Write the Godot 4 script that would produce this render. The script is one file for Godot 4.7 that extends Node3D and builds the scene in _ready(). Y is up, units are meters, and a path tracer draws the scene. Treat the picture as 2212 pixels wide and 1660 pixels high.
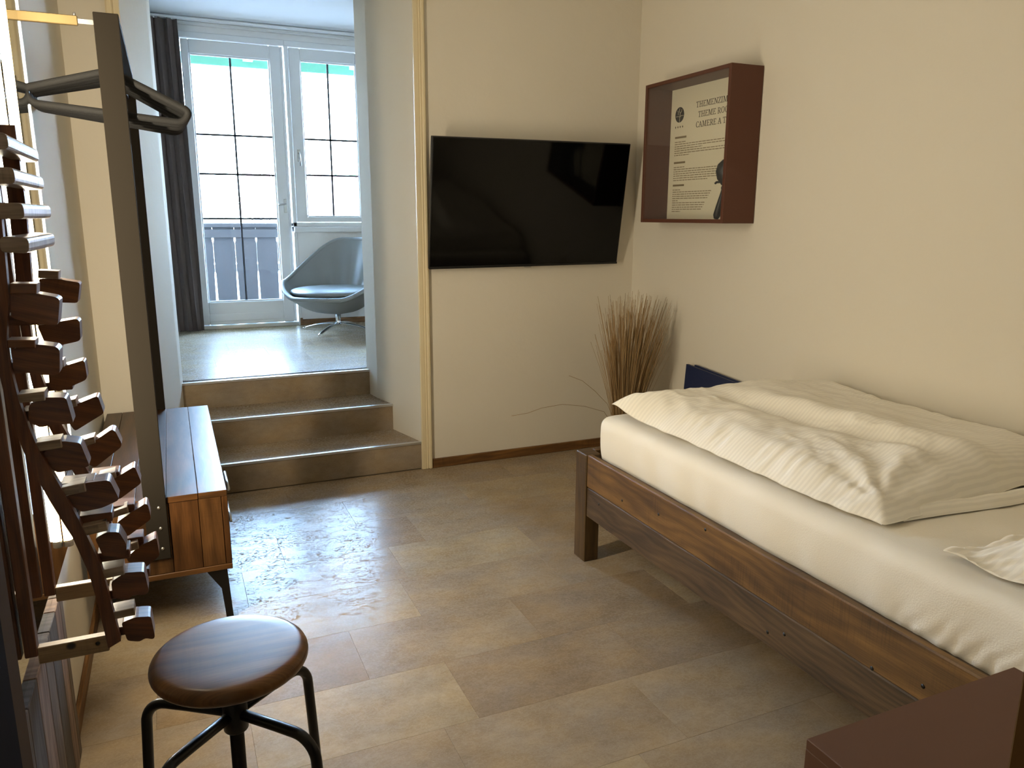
extends Node3D

# ---------------------------------------------------------------- helpers
var rng := RandomNumberGenerator.new()
var names := {}
var M := {}

const FZ := -4.43      # face of the back wall
const XL := -0.38      # left wall face
const XR := 2.835      # right wall face
const UP_Y := 0.515    # upper floor
const WZ := -7.58      # window wall face
const CEIL := 3.2

func numbered(n: String) -> String:
	if not names.has(n):
		names[n] = 0
		return n
	names[n] += 1
	return "%s_%03d" % [n, names[n]]

func ST(smooth := false) -> SurfaceTool:
	var st := SurfaceTool.new()
	st.begin(Mesh.PRIMITIVE_TRIANGLES)
	st.set_smooth_group(0 if smooth else -1)
	return st

func obj(called: String, st: SurfaceTool, m: Material, parent: Node = null) -> MeshInstance3D:
	st.generate_normals()
	var o := MeshInstance3D.new()
	o.mesh = st.commit()
	o.material_override = m
	o.cast_shadow = GeometryInstance3D.SHADOW_CASTING_SETTING_ON
	if parent == null:
		o.name = numbered(called)
		add_child(o)
	else:
		o.name = called
		parent.add_child(o, true)
	return o

func meta(o: Node, label: String, category: String, group := "") -> void:
	o.set_meta("label", label)
	o.set_meta("category", category)
	if group != "":
		o.set_meta("group", group)

func thing(called: String, label: String, category: String, at := Vector3.ZERO, group := "") -> Node3D:
	var o := Node3D.new()
	o.name = numbered(called)
	add_child(o)
	o.position = at
	meta(o, label, category, group)
	return o

func structure(called: String, label := "", category := "") -> Node3D:
	var o := Node3D.new()
	o.name = numbered(called)
	add_child(o)
	o.set_meta("kind", "structure")
	if label != "":
		o.set_meta("label", label)
		o.set_meta("category", category)
	return o

# one triangle turned outwards, away from `c`
func tri_out(st: SurfaceTool, a: Vector3, b: Vector3, d: Vector3, c: Vector3, ua: Vector2, ub: Vector2, ud: Vector2) -> void:
	var n := (b - a).cross(d - a)
	if n.dot((a + b + d) / 3.0 - c) > 0.0:   # counter-clockwise seen from outside: turn
		st.set_uv(ua); st.add_vertex(a)
		st.set_uv(ud); st.add_vertex(d)
		st.set_uv(ub); st.add_vertex(b)
	else:
		st.set_uv(ua); st.add_vertex(a)
		st.set_uv(ub); st.add_vertex(b)
		st.set_uv(ud); st.add_vertex(d)

const UVU := 2.4
const UVV := 0.6

func face_uv(p: Vector3, n: Vector3, grain: int, off: Vector2) -> Vector2:
	var a := 0
	if absf(n.y) > absf(n.x) and absf(n.y) >= absf(n.z): a = 1
	elif absf(n.z) > absf(n.x): a = 2
	var rest := [0, 1, 2]
	rest.erase(a)
	var u: int = rest[0]
	var v: int = rest[1]
	if v == grain:
		u = rest[1]; v = rest[0]
	return Vector2(p[u] / UVU, p[v] / UVV) + off

# chamfered box, its texture running along the axis `grain`
func bx(st: SurfaceTool, c: Vector3, s: Vector3, ch := 0.0, grain := 2, off := Vector2.ZERO, basis := Basis()) -> void:
	var h := s / 2.0
	ch = minf(ch, minf(h.x, minf(h.y, h.z)) * 0.9)
	var faces: Array = []
	if ch <= 0.0:
		for a in 3:
			for sg in [-1.0, 1.0]:
				var b := (a + 1) % 3
				var d := (a + 2) % 3
				var pts: Array = []
				for k in [[-1, -1], [1, -1], [1, 1], [-1, 1]]:
					var p := Vector3.ZERO
					p[a] = sg * h[a]; p[b] = k[0] * h[b]; p[d] = k[1] * h[d]
					pts.append(p)
				faces.append(pts)
	else:
		for a in 3:
			var b := (a + 1) % 3
			var d := (a + 2) % 3
			for sg in [-1.0, 1.0]:
				var pts: Array = []
				for k in [[-1, -1], [1, -1], [1, 1], [-1, 1]]:
					var p := Vector3.ZERO
					p[a] = sg * h[a]; p[b] = k[0] * (h[b] - ch); p[d] = k[1] * (h[d] - ch)
					pts.append(p)
				faces.append(pts)
			for sb in [-1.0, 1.0]:
				for sd in [-1.0, 1.0]:
					var q: Array = []
					for e in [[-1.0, 0], [1.0, 0], [1.0, 1], [-1.0, 1]]:
						var p := Vector3.ZERO
						p[a] = e[0] * (h[a] - ch)
						p[b] = sb * (h[b] - (ch if e[1] == 1 else 0.0))
						p[d] = sd * (h[d] - (0.0 if e[1] == 1 else ch))
						q.append(p)
					faces.append(q)
		for sx in [-1.0, 1.0]:
			for sy in [-1.0, 1.0]:
				for sz in [-1.0, 1.0]:
					faces.append([Vector3(sx * h.x, sy * (h.y - ch), sz * (h.z - ch)), Vector3(sx * (h.x - ch), sy * h.y, sz * (h.z - ch)), Vector3(sx * (h.x - ch), sy * (h.y - ch), sz * h.z)])
	for f in faces:
		var n: Vector3 = (f[1] - f[0]).cross(f[2] - f[0])
		var uv: Array = []
		for p in f:
			uv.append(face_uv(p + h, n, grain, off))
		for k in range(1, f.size() - 1):
			tri_out(st, basis * f[0] + c, basis * f[k] + c, basis * f[k + 1] + c, c, uv[0], uv[k], uv[k + 1])

func box(called: String, c: Vector3, s: Vector3, m: Material, parent: Node = null, ch := 0.0, grain := 2, off := Vector2.ZERO) -> MeshInstance3D:
	var st := ST()
	bx(st, c, s, ch, grain, off)
	return obj(called, st, m, parent)

func span(called: String, lo: Vector3, hi: Vector3, m: Material, parent: Node = null, ch := 0.0, grain := 2, off := Vector2.ZERO) -> MeshInstance3D:
	return box(called, (lo + hi) / 2.0, (hi - lo).abs(), m, parent, ch, grain, off)

func roff() -> Vector2:
	return Vector2(rng.randf() * 0.1, rng.randf() * 0.6)

# polygon (2D) extruded between a and b along axis: 0 x, 1 y, 2 z
func prism(st: SurfaceTool, poly: PackedVector2Array, axis: int, a: float, b: float, bevel := 0.0, off := Vector2.ZERO, turn_uv := 0.0) -> void:
	var to3 := func(p: Vector2, t: float) -> Vector3:
		if axis == 0: return Vector3(t, p.y, p.x)
		if axis == 1: return Vector3(p.x, t, p.y)
		return Vector3(p.x, p.y, t)
	var inner := poly
	if bevel > 0.0:
		var o := Geometry2D.offset_polygon(poly, -bevel, Geometry2D.JOIN_MITER)
		if o.size() > 0 and o[0].size() == poly.size():
			# match the starting corner
			var best := 0
			for k in o[0].size():
				if o[0][k].distance_to(poly[0]) < o[0][best].distance_to(poly[0]): best = k
			var r := PackedVector2Array()
			var same := Geometry2D.is_polygon_clockwise(o[0]) == Geometry2D.is_polygon_clockwise(poly)
			for k in o[0].size():
				r.append(o[0][(best + (k if same else -k) + o[0].size() * 2) % o[0].size()])
			inner = r
		else:
			bevel = 0.0
	var idx := Geometry2D.triangulate_polygon(inner)
	var n := poly.size()
	var cs := cos(turn_uv)
	var sn := sin(turn_uv)
	for side in 2:
		var t := a if side == 0 else b
		var away: Vector3 = to3.call(Vector2.ZERO, a + (b - a) * 0.5)
		for k in range(0, idx.size(), 3):
			var q: Array = []
			var uv: Array = []
			for j in 3:
				var p2: Vector2 = inner[idx[k + j]]
				q.append(to3.call(p2, t))
				uv.append(Vector2((p2.x * cs + p2.y * sn) / UVU, (-p2.x * sn + p2.y * cs) / UVV) + off)
			var ctr: Vector3 = to3.call((inner[idx[k]] + inner[idx[k + 1]] + inner[idx[k + 2]]) / 3.0, a + (b - a) * 0.5)
			tri_out(st, q[0], q[1], q[2], ctr, uv[0], uv[1], uv[2])
	var cw := Geometry2D.is_polygon_clockwise(poly)
	var run := 0.0
	var sg := sign(b - a)
	for k in n:
		var k2 := (k + 1) % n
		var d := poly[k].distance_to(poly[k2])
		var e := (poly[k2] - poly[k]).normalized()
		var nrm := Vector2(e.y, -e.x)
		if cw: nrm = -nrm
		var mid := (poly[k] + poly[k2]) / 2.0
		var rings := [[poly, a + sg * bevel], [poly, b - sg * bevel]]
		var strips: Array = [rings]
		if bevel > 0.0:
			strips.append([[inner, a], [poly, a + sg * bevel]])
			strips.append([[poly, b - sg * bevel], [inner, b]])
		for s in strips:
			var p0: Vector3 = to3.call(s[0][0][k], s[0][1])
			var p1: Vector3 = to3.call(s[0][0][k2], s[0][1])
			var p2: Vector3 = to3.call(s[1][0][k2], s[1][1])
			var p3: Vector3 = to3.call(s[1][0][k], s[1][1])
			var ctr: Vector3 = to3.call(mid - nrm * 10.0, (a + b) / 2.0)
			var u0 := Vector2(run / UVU, 0) + off
			var u1 := Vector2((run + d) / UVU, 0) + off
			var u2 := Vector2((run + d) / UVU, absf(b - a) / UVV) + off
			var u3 := Vector2(run / UVU, absf(b - a) / UVV) + off
			tri_out(st, p0, p1, p2, ctr, u0, u1, u2)
			tri_out(st, p0, p2, p3, ctr, u0, u2, u3)
		run += d

func round_poly(poly: PackedVector2Array, r: float, n := 3) -> PackedVector2Array:
	var out := PackedVector2Array()
	for k in poly.size():
		var p := poly[k]
		var a := poly[(k - 1 + poly.size()) % poly.size()]
		var b := poly[(k + 1) % poly.size()]
		var ra: float = minf(r, p.distance_to(a) * 0.45)
		var rb: float = minf(r, p.distance_to(b) * 0.45)
		var p0 := p + (a - p).normalized() * ra
		var p1 := p + (b - p).normalized() * rb
		for j in n + 1:
			var t := float(j) / n
			out.append(p0 * (1 - t) * (1 - t) + p * 2 * t * (1 - t) + p1 * t * t)
	return out

# tube along points
func tube(st: SurfaceTool, pts: PackedVector3Array, radius, sides := 10, closed := false, squash := 1.0) -> void:
	var n := pts.size()
	var rings: Array = []
	var up := Vector3.UP
	var prev := Vector3.ZERO
	for k in n:
		var t: Vector3
		if closed:
			t = (pts[(k + 1) % n] - pts[(k - 1 + n) % n]).normalized()
		elif k == 0: t = (pts[1] - pts[0]).normalized()
		elif k == n - 1: t = (pts[n - 1] - pts[n - 2]).normalized()
		else: t = (pts[k + 1] - pts[k - 1]).normalized()
		var side: Vector3
		if prev == Vector3.ZERO:
			up = Vector3.UP if absf(t.y) < 0.9 else Vector3.RIGHT
			side = t.cross(up).normalized()
		else:
			side = (prev - t * prev.dot(t)).normalized()
		prev = side
		var nn := side.cross(t).normalized()
		var r: float = radius[k] if radius is Array else radius
		var ring: Array = []
		for j in sides:
			var a := TAU * j / sides
			ring.append(pts[k] + (side * cos(a) + nn * sin(a) * squash) * r)
		rings.append(ring)
	var run := 0.0
	for k in (n if closed else n - 1):
		var k2 := (k + 1) % n
		var l := pts[k].distance_to(pts[k2])
		var c := (pts[k] + pts[k2]) / 2.0
		for j in sides:
			var j2 := (j + 1) % sides
			var u0 := Vector2(run, float(j) / sides)
			var u1 := Vector2(run + l, float(j) / sides)
			var u2 := Vector2(run + l, float(j + 1) / sides)
			var u3 := Vector2(run, float(j + 1) / sides)
			tri_out(st, rings[k][j], rings[k2][j], rings[k2][j2], c, u0, u1, u2)
			tri_out(st, rings[k][j], rings[k2][j2], rings[k][j2], c, u0, u2, u3)
		run += l
	if not closed:
		for e in [0, n - 1]:
			var inward := pts[1] if e == 0 else pts[n - 2]
			for j in range(1, sides - 1):
				tri_out(st, rings[e][0], rings[e][j], rings[e][j + 1], inward, Vector2.ZERO, Vector2(0.01, 0), Vector2(0, 0.01))

# lathe round the y axis; profile of (radius, y)
func lathe(st: SurfaceTool, prof: PackedVector2Array, at: Vector3, sides := 40, planar_uv := false) -> void:
	for k in prof.size() - 1:
		var e := prof[k + 1] - prof[k]
		for j in sides:
			var a0 := TAU * j / sides
			var a1 := TAU * (j + 1) / sides
			var q := [Vector3(prof[k].x * cos(a0), prof[k].y, prof[k].x * sin(a0)), Vector3(prof[k].x * cos(a1), prof[k].y, prof[k].x * sin(a1)), Vector3(prof[k + 1].x * cos(a1), prof[k + 1].y, prof[k + 1].x * sin(a1)), Vector3(prof[k + 1].x * cos(a0), prof[k + 1].y, prof[k + 1].x * sin(a0))]
			var am := (a0 + a1) / 2.0
			var mid := (prof[k] + prof[k + 1]) / 2.0
			var nrm := Vector3(e.y * cos(am), -e.x, e.y * sin(am))      # profile runs upwards: outside lies to the right
			var ctr := at + Vector3(mid.x * cos(am), mid.y, mid.x * sin(am)) - nrm.normalized() * 5.0
			var uv: Array = []
			for i in 4:
				uv.append(Vector2(q[i].x / UVU + 0.1, q[i].z / UVV + 0.4) if planar_uv else Vector2((a0 if i in [0, 3] else a1) / TAU, q[i].y))
			if prof[k].x > 0.00001:
				tri_out(st, at + q[0], at + q[1], at + q[2], ctr, uv[0], uv[1], uv[2])
			if prof[k + 1].x > 0.00001:
				tri_out(st, at + q[0], at + q[2], at + q[3], ctr, uv[0], uv[2], uv[3])

# grid of points f(i, j), 0..nu, 0..nv; `flip` turns it over
func grid(st: SurfaceTool, nu: int, nv: int, f: Callable, flip := false, uvf = null) -> void:
	var p: Array = []
	var uvs: Array = []
	for i in nu + 1:
		var row: Array = []
		var ur: Array = []
		for j in nv + 1:
			row.append(f.call(float(i) / nu, float(j) / nv))
			ur.append(uvf.call(float(i) / nu, float(j) / nv) if uvf != null else Vector2(float(i) / nu, float(j) / nv))
		p.append(row)
		uvs.append(ur)
	for i in nu:
		for j in nv:
			var ks := [[i, j], [i + 1, j], [i + 1, j + 1], [i, j], [i + 1, j + 1], [i, j + 1]]
			if flip: ks = [[i, j], [i + 1, j + 1], [i + 1, j], [i, j], [i, j + 1], [i + 1, j + 1]]
			for k in ks:
				st.set_uv(uvs[k[0]][k[1]])
				st.add_vertex(p[k[0]][k[1]])

# box with round edges, subdivided, each point passed through `bend`
func soft_box(st: SurfaceTool, c: Vector3, s: Vector3, r: float, n: Vector3i, bend: Callable) -> void:
	var h := s / 2.0
	for a in 3:
		var b := (a + 1) % 3
		var d := (a + 2) % 3
		for sg in [-1.0, 1.0]:
			var f := func(u: float, v: float) -> Vector3:
				var p := Vector3.ZERO
				p[a] = sg * h[a]
				p[b] = lerpf(-h[b], h[b], u)
				p[d] = lerpf(-h[d], h[d], v)
				var inner := Vector3(clampf(p.x, -h.x + r, h.x - r), clampf(p.y, -h.y + r, h.y - r), clampf(p.z, -h.z + r, h.z - r))
				var dir := (p - inner).normalized()
				return bend.call(c + inner + dir * r, dir)
			grid(st, n[b], n[d], f, sg > 0.0)

# ---------------------------------------------------------------- textures and materials
func noise(seed_: int, freq: float, oct := 4) -> FastNoiseLite:
	var f := FastNoiseLite.new()
	f.seed = seed_
	f.noise_type = FastNoiseLite.TYPE_SIMPLEX_SMOOTH
	f.frequency = freq
	f.fractal_octaves = oct
	return f

func itex(im: Image) -> ImageTexture:
	return ImageTexture.create_from_image(im)

# wood: u runs along the grain over 2.4 m, v across over 0.6 m
func wood_tex(seed_: int, dark: Color, light: Color, rings: float, rough_saw := 0.0, knots := 0) -> ImageTexture:
	var w := 1024
	var h := 512
	var im := Image.create(w, h, false, Image.FORMAT_RGB8)
	var a := noise(seed_, 1.0, 3)
	var b := noise(seed_ + 1, 1.0, 2)
	var c := noise(seed_ + 2, 1.0, 2)
	var r := RandomNumberGenerator.new()
	r.seed = seed_
	var ks: Array = []
	for k in knots:
		ks.append(Vector3(r.randf() * 2.4, r.randf() * 0.6, r.randf_range(0.006, 0.016)))
	for y in h:
		var v := 0.6 * y / h
		for x in w:
			var u := 2.4 * x / w
			var warp := a.get_noise_2d(u * 1.3, v * 5.0) * 0.05
			var kn := 0.0
			for k in ks:
				var dx: float = (u - k.x) * 0.35
				var dy: float = v - k.y
				var d := sqrt(dx * dx + dy * dy)
				warp += 0.03 * exp(-d * d / (k.z * k.z * 5.0)) * (1.0 if dy > 0 else -1.0)
				var d2 := sqrt(dx * dx * 6.0 + dy * dy)
				kn = maxf(kn, 1.0 - smoothstep(k.z * 0.35, k.z * 0.8, d2))
			var ring := 0.5 + 0.5 * sin((v + warp) * rings + 2.5 * a.get_noise_2d(u * 0.6 + 7.0, v * 9.0))
			var fine := c.get_noise_2d(u * 9.0, v * 260.0)
			var cloud := b.get_noise_2d(u * 2.2, v * 9.0)
			var saw := 0.0
			if rough_saw > 0.0:
				saw = rough_saw * maxf(0.0, b.get_noise_2d(u * 160.0, v * 4.0)) * smoothstep(-0.1, 0.4, a.get_noise_2d(u * 2.0, v * 3.0 + 9.0))
			var t: float = clampf(0.55 + 0.28 * (ring - 0.5) + 0.22 * fine + 0.3 * cloud - saw, 0.0, 1.0)
			var col := dark.lerp(light, t)
			col = col.lerp(dark * 0.35, kn)
			im.set_pixel(x, y, col)
	return itex(im)

func stone_tex(seed_: int) -> ImageTexture:
	var n := 1024
	var im := Image.create(n, n, false, Image.FORMAT_RGB8)
	var big := noise(seed_, 1.0, 4)
	var mid := noise(seed_ + 1, 1.0, 4)
	var fine := noise(seed_ + 2, 1.0, 2)
	var warm := noise(seed_ + 3, 1.0, 3)
	var lo := Color(0.605, 0.55, 0.47)
	var hi := Color(0.755, 0.705, 0.62)
	for y in n:
		for x in n:
			var u := 1.4 * x / n
			var v := 1.4 * y / n
			var t: float = 0.5 + 0.42 * big.get_noise_2d(u * 3.0, v * 4.5) + 0.22 * mid.get_noise_2d(u * 16.0, v * 26.0) + 0.14 * fine.get_noise_2d(u * 130.0, v * 190.0)
			var c := lo.lerp(hi, clampf(t, 0.0, 1.0))
			var w := warm.get_noise_2d(u * 4.0 + 3.0, v * 6.0)
			c = Color(c.r * (1.0 + 0.03 * w), c.g, c.b * (1.0 - 0.07 * w))
			var fleck := mid.get_noise_2d(u * 95.0 + 31.0, v * 120.0)
			if fleck > 0.5: c = c.lerp(Color(0.78, 0.74, 0.66), 0.5)
			im.set_pixel(x, y, c)
	return itex(im)

# where the vinyl's wear layer is matt and where it is smooth: short worm-like flecks
func gloss_tex(seed_: int) -> ImageTexture:
	var n := 1024
	var im := Image.create(n, n, false, Image.FORMAT_RGB8)
	var a := noise(seed_, 1.0, 2)
	var b := noise(seed_ + 1, 1.0, 3)
	for y in n:
		for x in n:
			var u := 1.4 * x / n
			var v := 1.4 * y / n
			var w: float = absf(a.get_noise_2d(u * 22.0, v * 48.0))
			var zone := b.get_noise_2d(u * 5.0, v * 9.0)
			var t := (1.0 - smoothstep(0.07, 0.15, w)) * smoothstep(-0.4, 0.15, zone)
			var g: float = 0.27 + 0.45 * t + 0.03 * b.get_noise_2d(u * 60.0, v * 60.0)
			im.set_pixel(x, y, Color(g, g, g))
	return itex(im)

func noise_normal(seed_: int, freq: float, strength: float, n := 512) -> NoiseTexture2D:
	var t := NoiseTexture2D.new()
	t.width = n
	t.height = n
	t.seamless = true
	t.as_normal_map = true
	t.bump_strength = strength
	t.noise = noise(seed_, freq, 4)
	return t

func stripe_tex(lo: Color, hi: Color, normal := false) -> ImageTexture:
	var n := 256
	var im := Image.create(n, n, false, Image.FORMAT_RGB8)
	for y in n:
		for x in n:
			var s := smoothstep(-0.25, 0.25, sin(TAU * y / 64.0))
			im.set_pixel(x, y, lo.lerp(hi, s))
	if normal:
		im.bump_map_to_normal_map(3.0)
	return itex(im)

func braid_tex() -> ImageTexture:
	var n := 128
	var im := Image.create(n, n, false, Image.FORMAT_RGB8)
	for y in n:
		for x in n:
			var s := 0.5 + 0.5 * sin(TAU * (x + y) / 32.0) * sin(TAU * (x - y) / 32.0)
			im.set_pixel(x, y, Color(s, s, s))
	im.bump_map_to_normal_map(4.0)
	return itex(im)

func mat(c: Color, rough := 0.6, tex: Texture2D = null, extra := {}) -> StandardMaterial3D:
	var m := StandardMaterial3D.new()
	m.albedo_color = c
	m.roughness = rough
	if tex != null: m.albedo_texture = tex
	for k in extra: m.set(k, extra[k])
	return m

func make_materials() -> void:
	var plaster_n := noise_normal(11, 0.02, 2.0)
	var tri := {"normal_enabled": true, "normal_texture": plaster_n, "normal_scale": 0.25, "uv1_triplanar": true, "uv1_scale": Vector3(1.2, 1.2, 1.2)}
	M.plaster = mat(Color(0.86, 0.83, 0.765), 0.85, null, tri)
	M.white_plaster = mat(Color(0.93, 0.93, 0.925), 0.85, null, tri)
	M.ceiling = mat(Color(0.93, 0.93, 0.925), 0.9)
	M.casing = mat(Color(0.86, 0.80, 0.66), 0.45)
	M.white_paint = mat(Color(0.90, 0.905, 0.905), 0.35)
	M.hall = mat(Color(0.3, 0.27, 0.23), 0.9)
	var st1 := stone_tex(5)
	var gl := gloss_tex(9)
	M.stone = mat(Color(0.86, 0.83, 0.80), 1.0, st1, {"roughness_texture": gl, "metallic_specular": 0.22})
	M.stone_b = mat(Color(0.82, 0.78, 0.745), 1.0, st1, {"roughness_texture": gl, "metallic_specular": 0.22})
	M.stone_c = mat(Color(0.90, 0.875, 0.83), 1.0, st1, {"roughness_texture": gl, "metallic_specular": 0.22})
	M.subfloor = mat(Color(0.42, 0.37, 0.30), 0.9)
	M.nosing = mat(Color(0.8, 0.8, 0.78), 0.32, null, {"metallic": 0.85})
	var wa := wood_tex(21, Color(0.27, 0.19, 0.11), Color(0.56, 0.425, 0.265), 150.0, 0.35, 5)
	var wb := wood_tex(33, Color(0.22, 0.16, 0.11), Color(0.50, 0.39, 0.28), 260.0, 0.0, 4)
	var wc := wood_tex(47, Color(0.215, 0.145, 0.085), Color(0.465, 0.335, 0.21), 120.0, 0.15, 5)
	var wd := wood_tex(59, Color(0.36, 0.31, 0.27), Color(0.66, 0.60, 0.54), 220.0, 0.3, 3)
	M.bed_light = mat(Color(0.90, 0.875, 0.73), 0.55, wa)
	M.bed_dark = mat(Color(0.82, 0.83, 0.76), 0.6, wb)
	M.bed_leg = mat(Color(0.74, 0.75, 0.66), 0.55, wa)
	M.cab = mat(Color(0.86, 0.82, 0.74), 0.34, wc, {"metallic_specular": 0.35})
	M.cab_b = mat(Color(0.74, 0.72, 0.68), 0.34, wc, {"metallic_specular": 0.35})
	M.cab_c = mat(Color(0.80, 0.74, 0.66), 0.34, wc, {"metallic_specular": 0.35})
	M.seat = mat(Color(1.0, 0.94, 0.82), 0.34, wc, {"metallic_specular": 0.35, "clearcoat_enabled": true, "clearcoat": 0.15, "clearcoat_roughness": 0.25})
	M.walnut = mat(Color(0.95, 0.74, 0.60), 0.42, wb)
	M.walnut_b = mat(Color(0.92, 0.76, 0.62), 0.42, wa)
	M.ash = mat(Color(1.0, 0.95, 0.88), 0.45, wd)
	M.beech = mat(Color(1.0, 0.90, 0.72), 0.5, wd)
	M.weathered = mat(Color(0.8, 0.78, 0.76), 0.85, wd)
	M.weathered_b = mat(Color(0.62, 0.63, 0.65), 0.85, wd)
	M.weathered_c = mat(Color(0.95, 0.88, 0.85), 0.85, wd)
	M.oak_strip = mat(Color(1.0, 0.93, 0.80), 0.5, wa)
	M.door_dark = mat(Color(0.10, 0.06, 0.04), 0.9, null, {"metallic_specular": 0.15})
	M.door_gold = mat(Color(0.30, 0.205, 0.09), 0.85, null, {"metallic_specular": 0.2})
	M.brown_paint = mat(Color(0.34, 0.21, 0.118), 0.65)
	M.brown_frame = mat(Color(0.335, 0.185, 0.115), 0.6)
	M.post = mat(Color(0.135, 0.12, 0.10), 0.7, null, {"metallic_specular": 0.12})
	M.brass = mat(Color(0.46, 0.385, 0.24), 0.5, null, {"metallic": 0.6})
	M.steel = mat(Color(0.72, 0.71, 0.69), 0.3, null, {"metallic": 0.9})
	M.chrome = mat(Color(0.82, 0.83, 0.84), 0.14, null, {"metallic": 1.0})
	M.black_metal = mat(Color(0.055, 0.055, 0.06), 0.38, null, {"metallic": 0.35})
	M.black = mat(Color(0.02, 0.02, 0.022), 0.5)
	M.screen = mat(Color(0.008, 0.008, 0.010), 0.07, null, {"metallic_specular": 0.35})
	M.tv_body = mat(Color(0.03, 0.03, 0.033), 0.4)
	M.mirror = mat(Color(0.86, 0.88, 0.88), 0.03, null, {"metallic": 1.0})
	M.alu = mat(Color(0.62, 0.66, 0.7), 0.28, null, {"metallic": 0.9})
	M.sheet = mat(Color(0.90, 0.875, 0.82), 0.9, null, {"normal_enabled": true, "normal_texture": noise_normal(71, 0.06, 4.0), "normal_scale": 0.25, "uv1_triplanar": true, "uv1_scale": Vector3(5, 5, 5)})
	M.duvet = mat(Color(0.94, 0.92, 0.87), 0.8, stripe_tex(Color(0.965, 0.965, 0.965), Color(1, 1, 1)), {"normal_enabled": true, "normal_texture": stripe_tex(Color(0.4, 0.4, 0.4), Color(0.6, 0.6, 0.6), true), "normal_scale": 0.2})
	M.rope = mat(Color(0.05, 0.044, 0.038), 0.75, null, {"normal_enabled": true, "normal_texture": braid_tex(), "normal_scale": 1.0, "uv1_scale": Vector3(70, 3, 1)})
	M.leather = mat(Color(0.47, 0.475, 0.465), 0.45, null, {"normal_enabled": true, "normal_texture": noise_normal(83, 0.09, 3.0), "normal_scale": 0.2, "uv1_scale": Vector3(6, 6, 1)})
	M.curtain = mat(Color(0.33, 0.28, 0.255), 0.9, null, {"rim_enabled": true, "rim": 0.2})
	M.reed = mat(Color(0.64, 0.52, 0.35), 0.75, null, {"vertex_color_use_as_albedo": true})
	M.pot = mat(Color(0.12, 0.1, 0.09), 0.5)
	M.blue = mat(Color(0.10, 0.145, 0.28), 0.5)
	M.paper = mat(Color(0.86, 0.83, 0.72), 0.8)
	M.ink = mat(Color(0.25, 0.19, 0.12), 0.8)
	M.ink_soft = mat(Color(0.5, 0.44, 0.32), 0.8)
	M.figure = mat(Color(0.05, 0.035, 0.03), 0.5)
	M.pane = mat(Color(0.95, 0.98, 1.0, 0.02), 0.02, null, {"transparency": BaseMaterial3D.TRANSPARENCY_ALPHA, "metallic_specular": 0.3})
	M.rail_board = mat(Color(0.24, 0.19, 0.18), 0.7, wb)
	M.green = mat(Color(0.13, 0.34, 0.25), 0.6)
	M.balcony = mat(Color(0.45, 0.42, 0.4), 0.8)
	M.far_wall = mat(Color(0.9, 0.88, 0.84), 0.9)
	M.roof_tile = mat(Color(0.72, 0.52, 0.47), 0.8)
	M.bark = mat(Color(0.42, 0.38, 0.34), 0.9)
	M.lead = mat(Color(0.22, 0.24, 0.27), 0.6)
	M.leaf = mat(Color(0.3, 0.45, 0.25), 0.8)
	M.tube = mat(Color(1.0, 0.93, 0.78), 0.5, null, {"emission_enabled": true, "emission": Color(1.0, 0.88, 0.68), "emission_energy_multiplier": 6.0})
	M.shade = mat(Color(0.95, 0.92, 0.85), 0.7, null, {"emission_enabled": true, "emission": Color(1.0, 0.82, 0.58), "emission_energy_multiplier": 2.0})

# ---------------------------------------------------------------- main
func _ready() -> void:
	rng.seed = 4711
	# camera
	var yaw := deg_to_rad(23.834)
	var pitch := deg_to_rad(12.302)
	var roll := deg_to_rad(0.2253)
	var fwd := Vector3(sin(yaw) * cos(pitch), -sin(pitch), -cos(yaw) * cos(pitch))
	var rt := Vector3(cos(yaw), 0, sin(yaw))
	var upv := rt.cross(fwd)
	var r2 := rt * cos(roll) + upv * sin(roll)
	var u2 := upv * cos(roll) - rt * sin(roll)
	var cam := Camera3D.new()
	cam.name = "camera"
	add_child(cam)
	cam.transform = Transform3D(Basis(r2, u2, -fwd), Vector3(0, 1.55, 0))
	cam.fov = 53.112
	cam.near = 0.05
	cam.far = 200.0
	cam.current = true
	# sky and exposure
	var env := Environment.new()
	env.background_mode = Environment.BG_SKY
	var sm := ProceduralSkyMaterial.new()
	sm.sky_top_color = Color(0.64, 0.81, 1.0)
	sm.sky_horizon_color = Color(0.82, 0.92, 1.0)
	sm.sky_curve = 0.2
	sm.ground_horizon_color = Color(0.80, 0.84, 0.86)
	sm.ground_bottom_color = Color(0.62, 0.64, 0.62)
	sm.sky_energy_multiplier = 6.0
	sm.ground_energy_multiplier = 4.0
	var sky := Sky.new()
	sky.sky_material = sm
	env.sky = sky
	env.tonemap_mode = Environment.TONE_MAPPER_LINEAR
	env.tonemap_exposure = 1.44
	env.sdfgi_enabled = true
	env.ssao_enabled = true
	env.ssil_enabled = true
	var we := WorldEnvironment.new()
	we.name = "environment"
	we.environment = env
	add_child(we)

	make_materials()
	build_shell()
	build_floor()
	build_stairs()
	build_upper_room()
	build_outside()
	build_bed()
	build_cabinet()
	build_rack()
	build_mirror()
	build_slat_rack()
	build_tv()
	build_display_box()
	build_stool()
	build_chair()
	build_nightstand()
	build_reeds()
	build_small()

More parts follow.
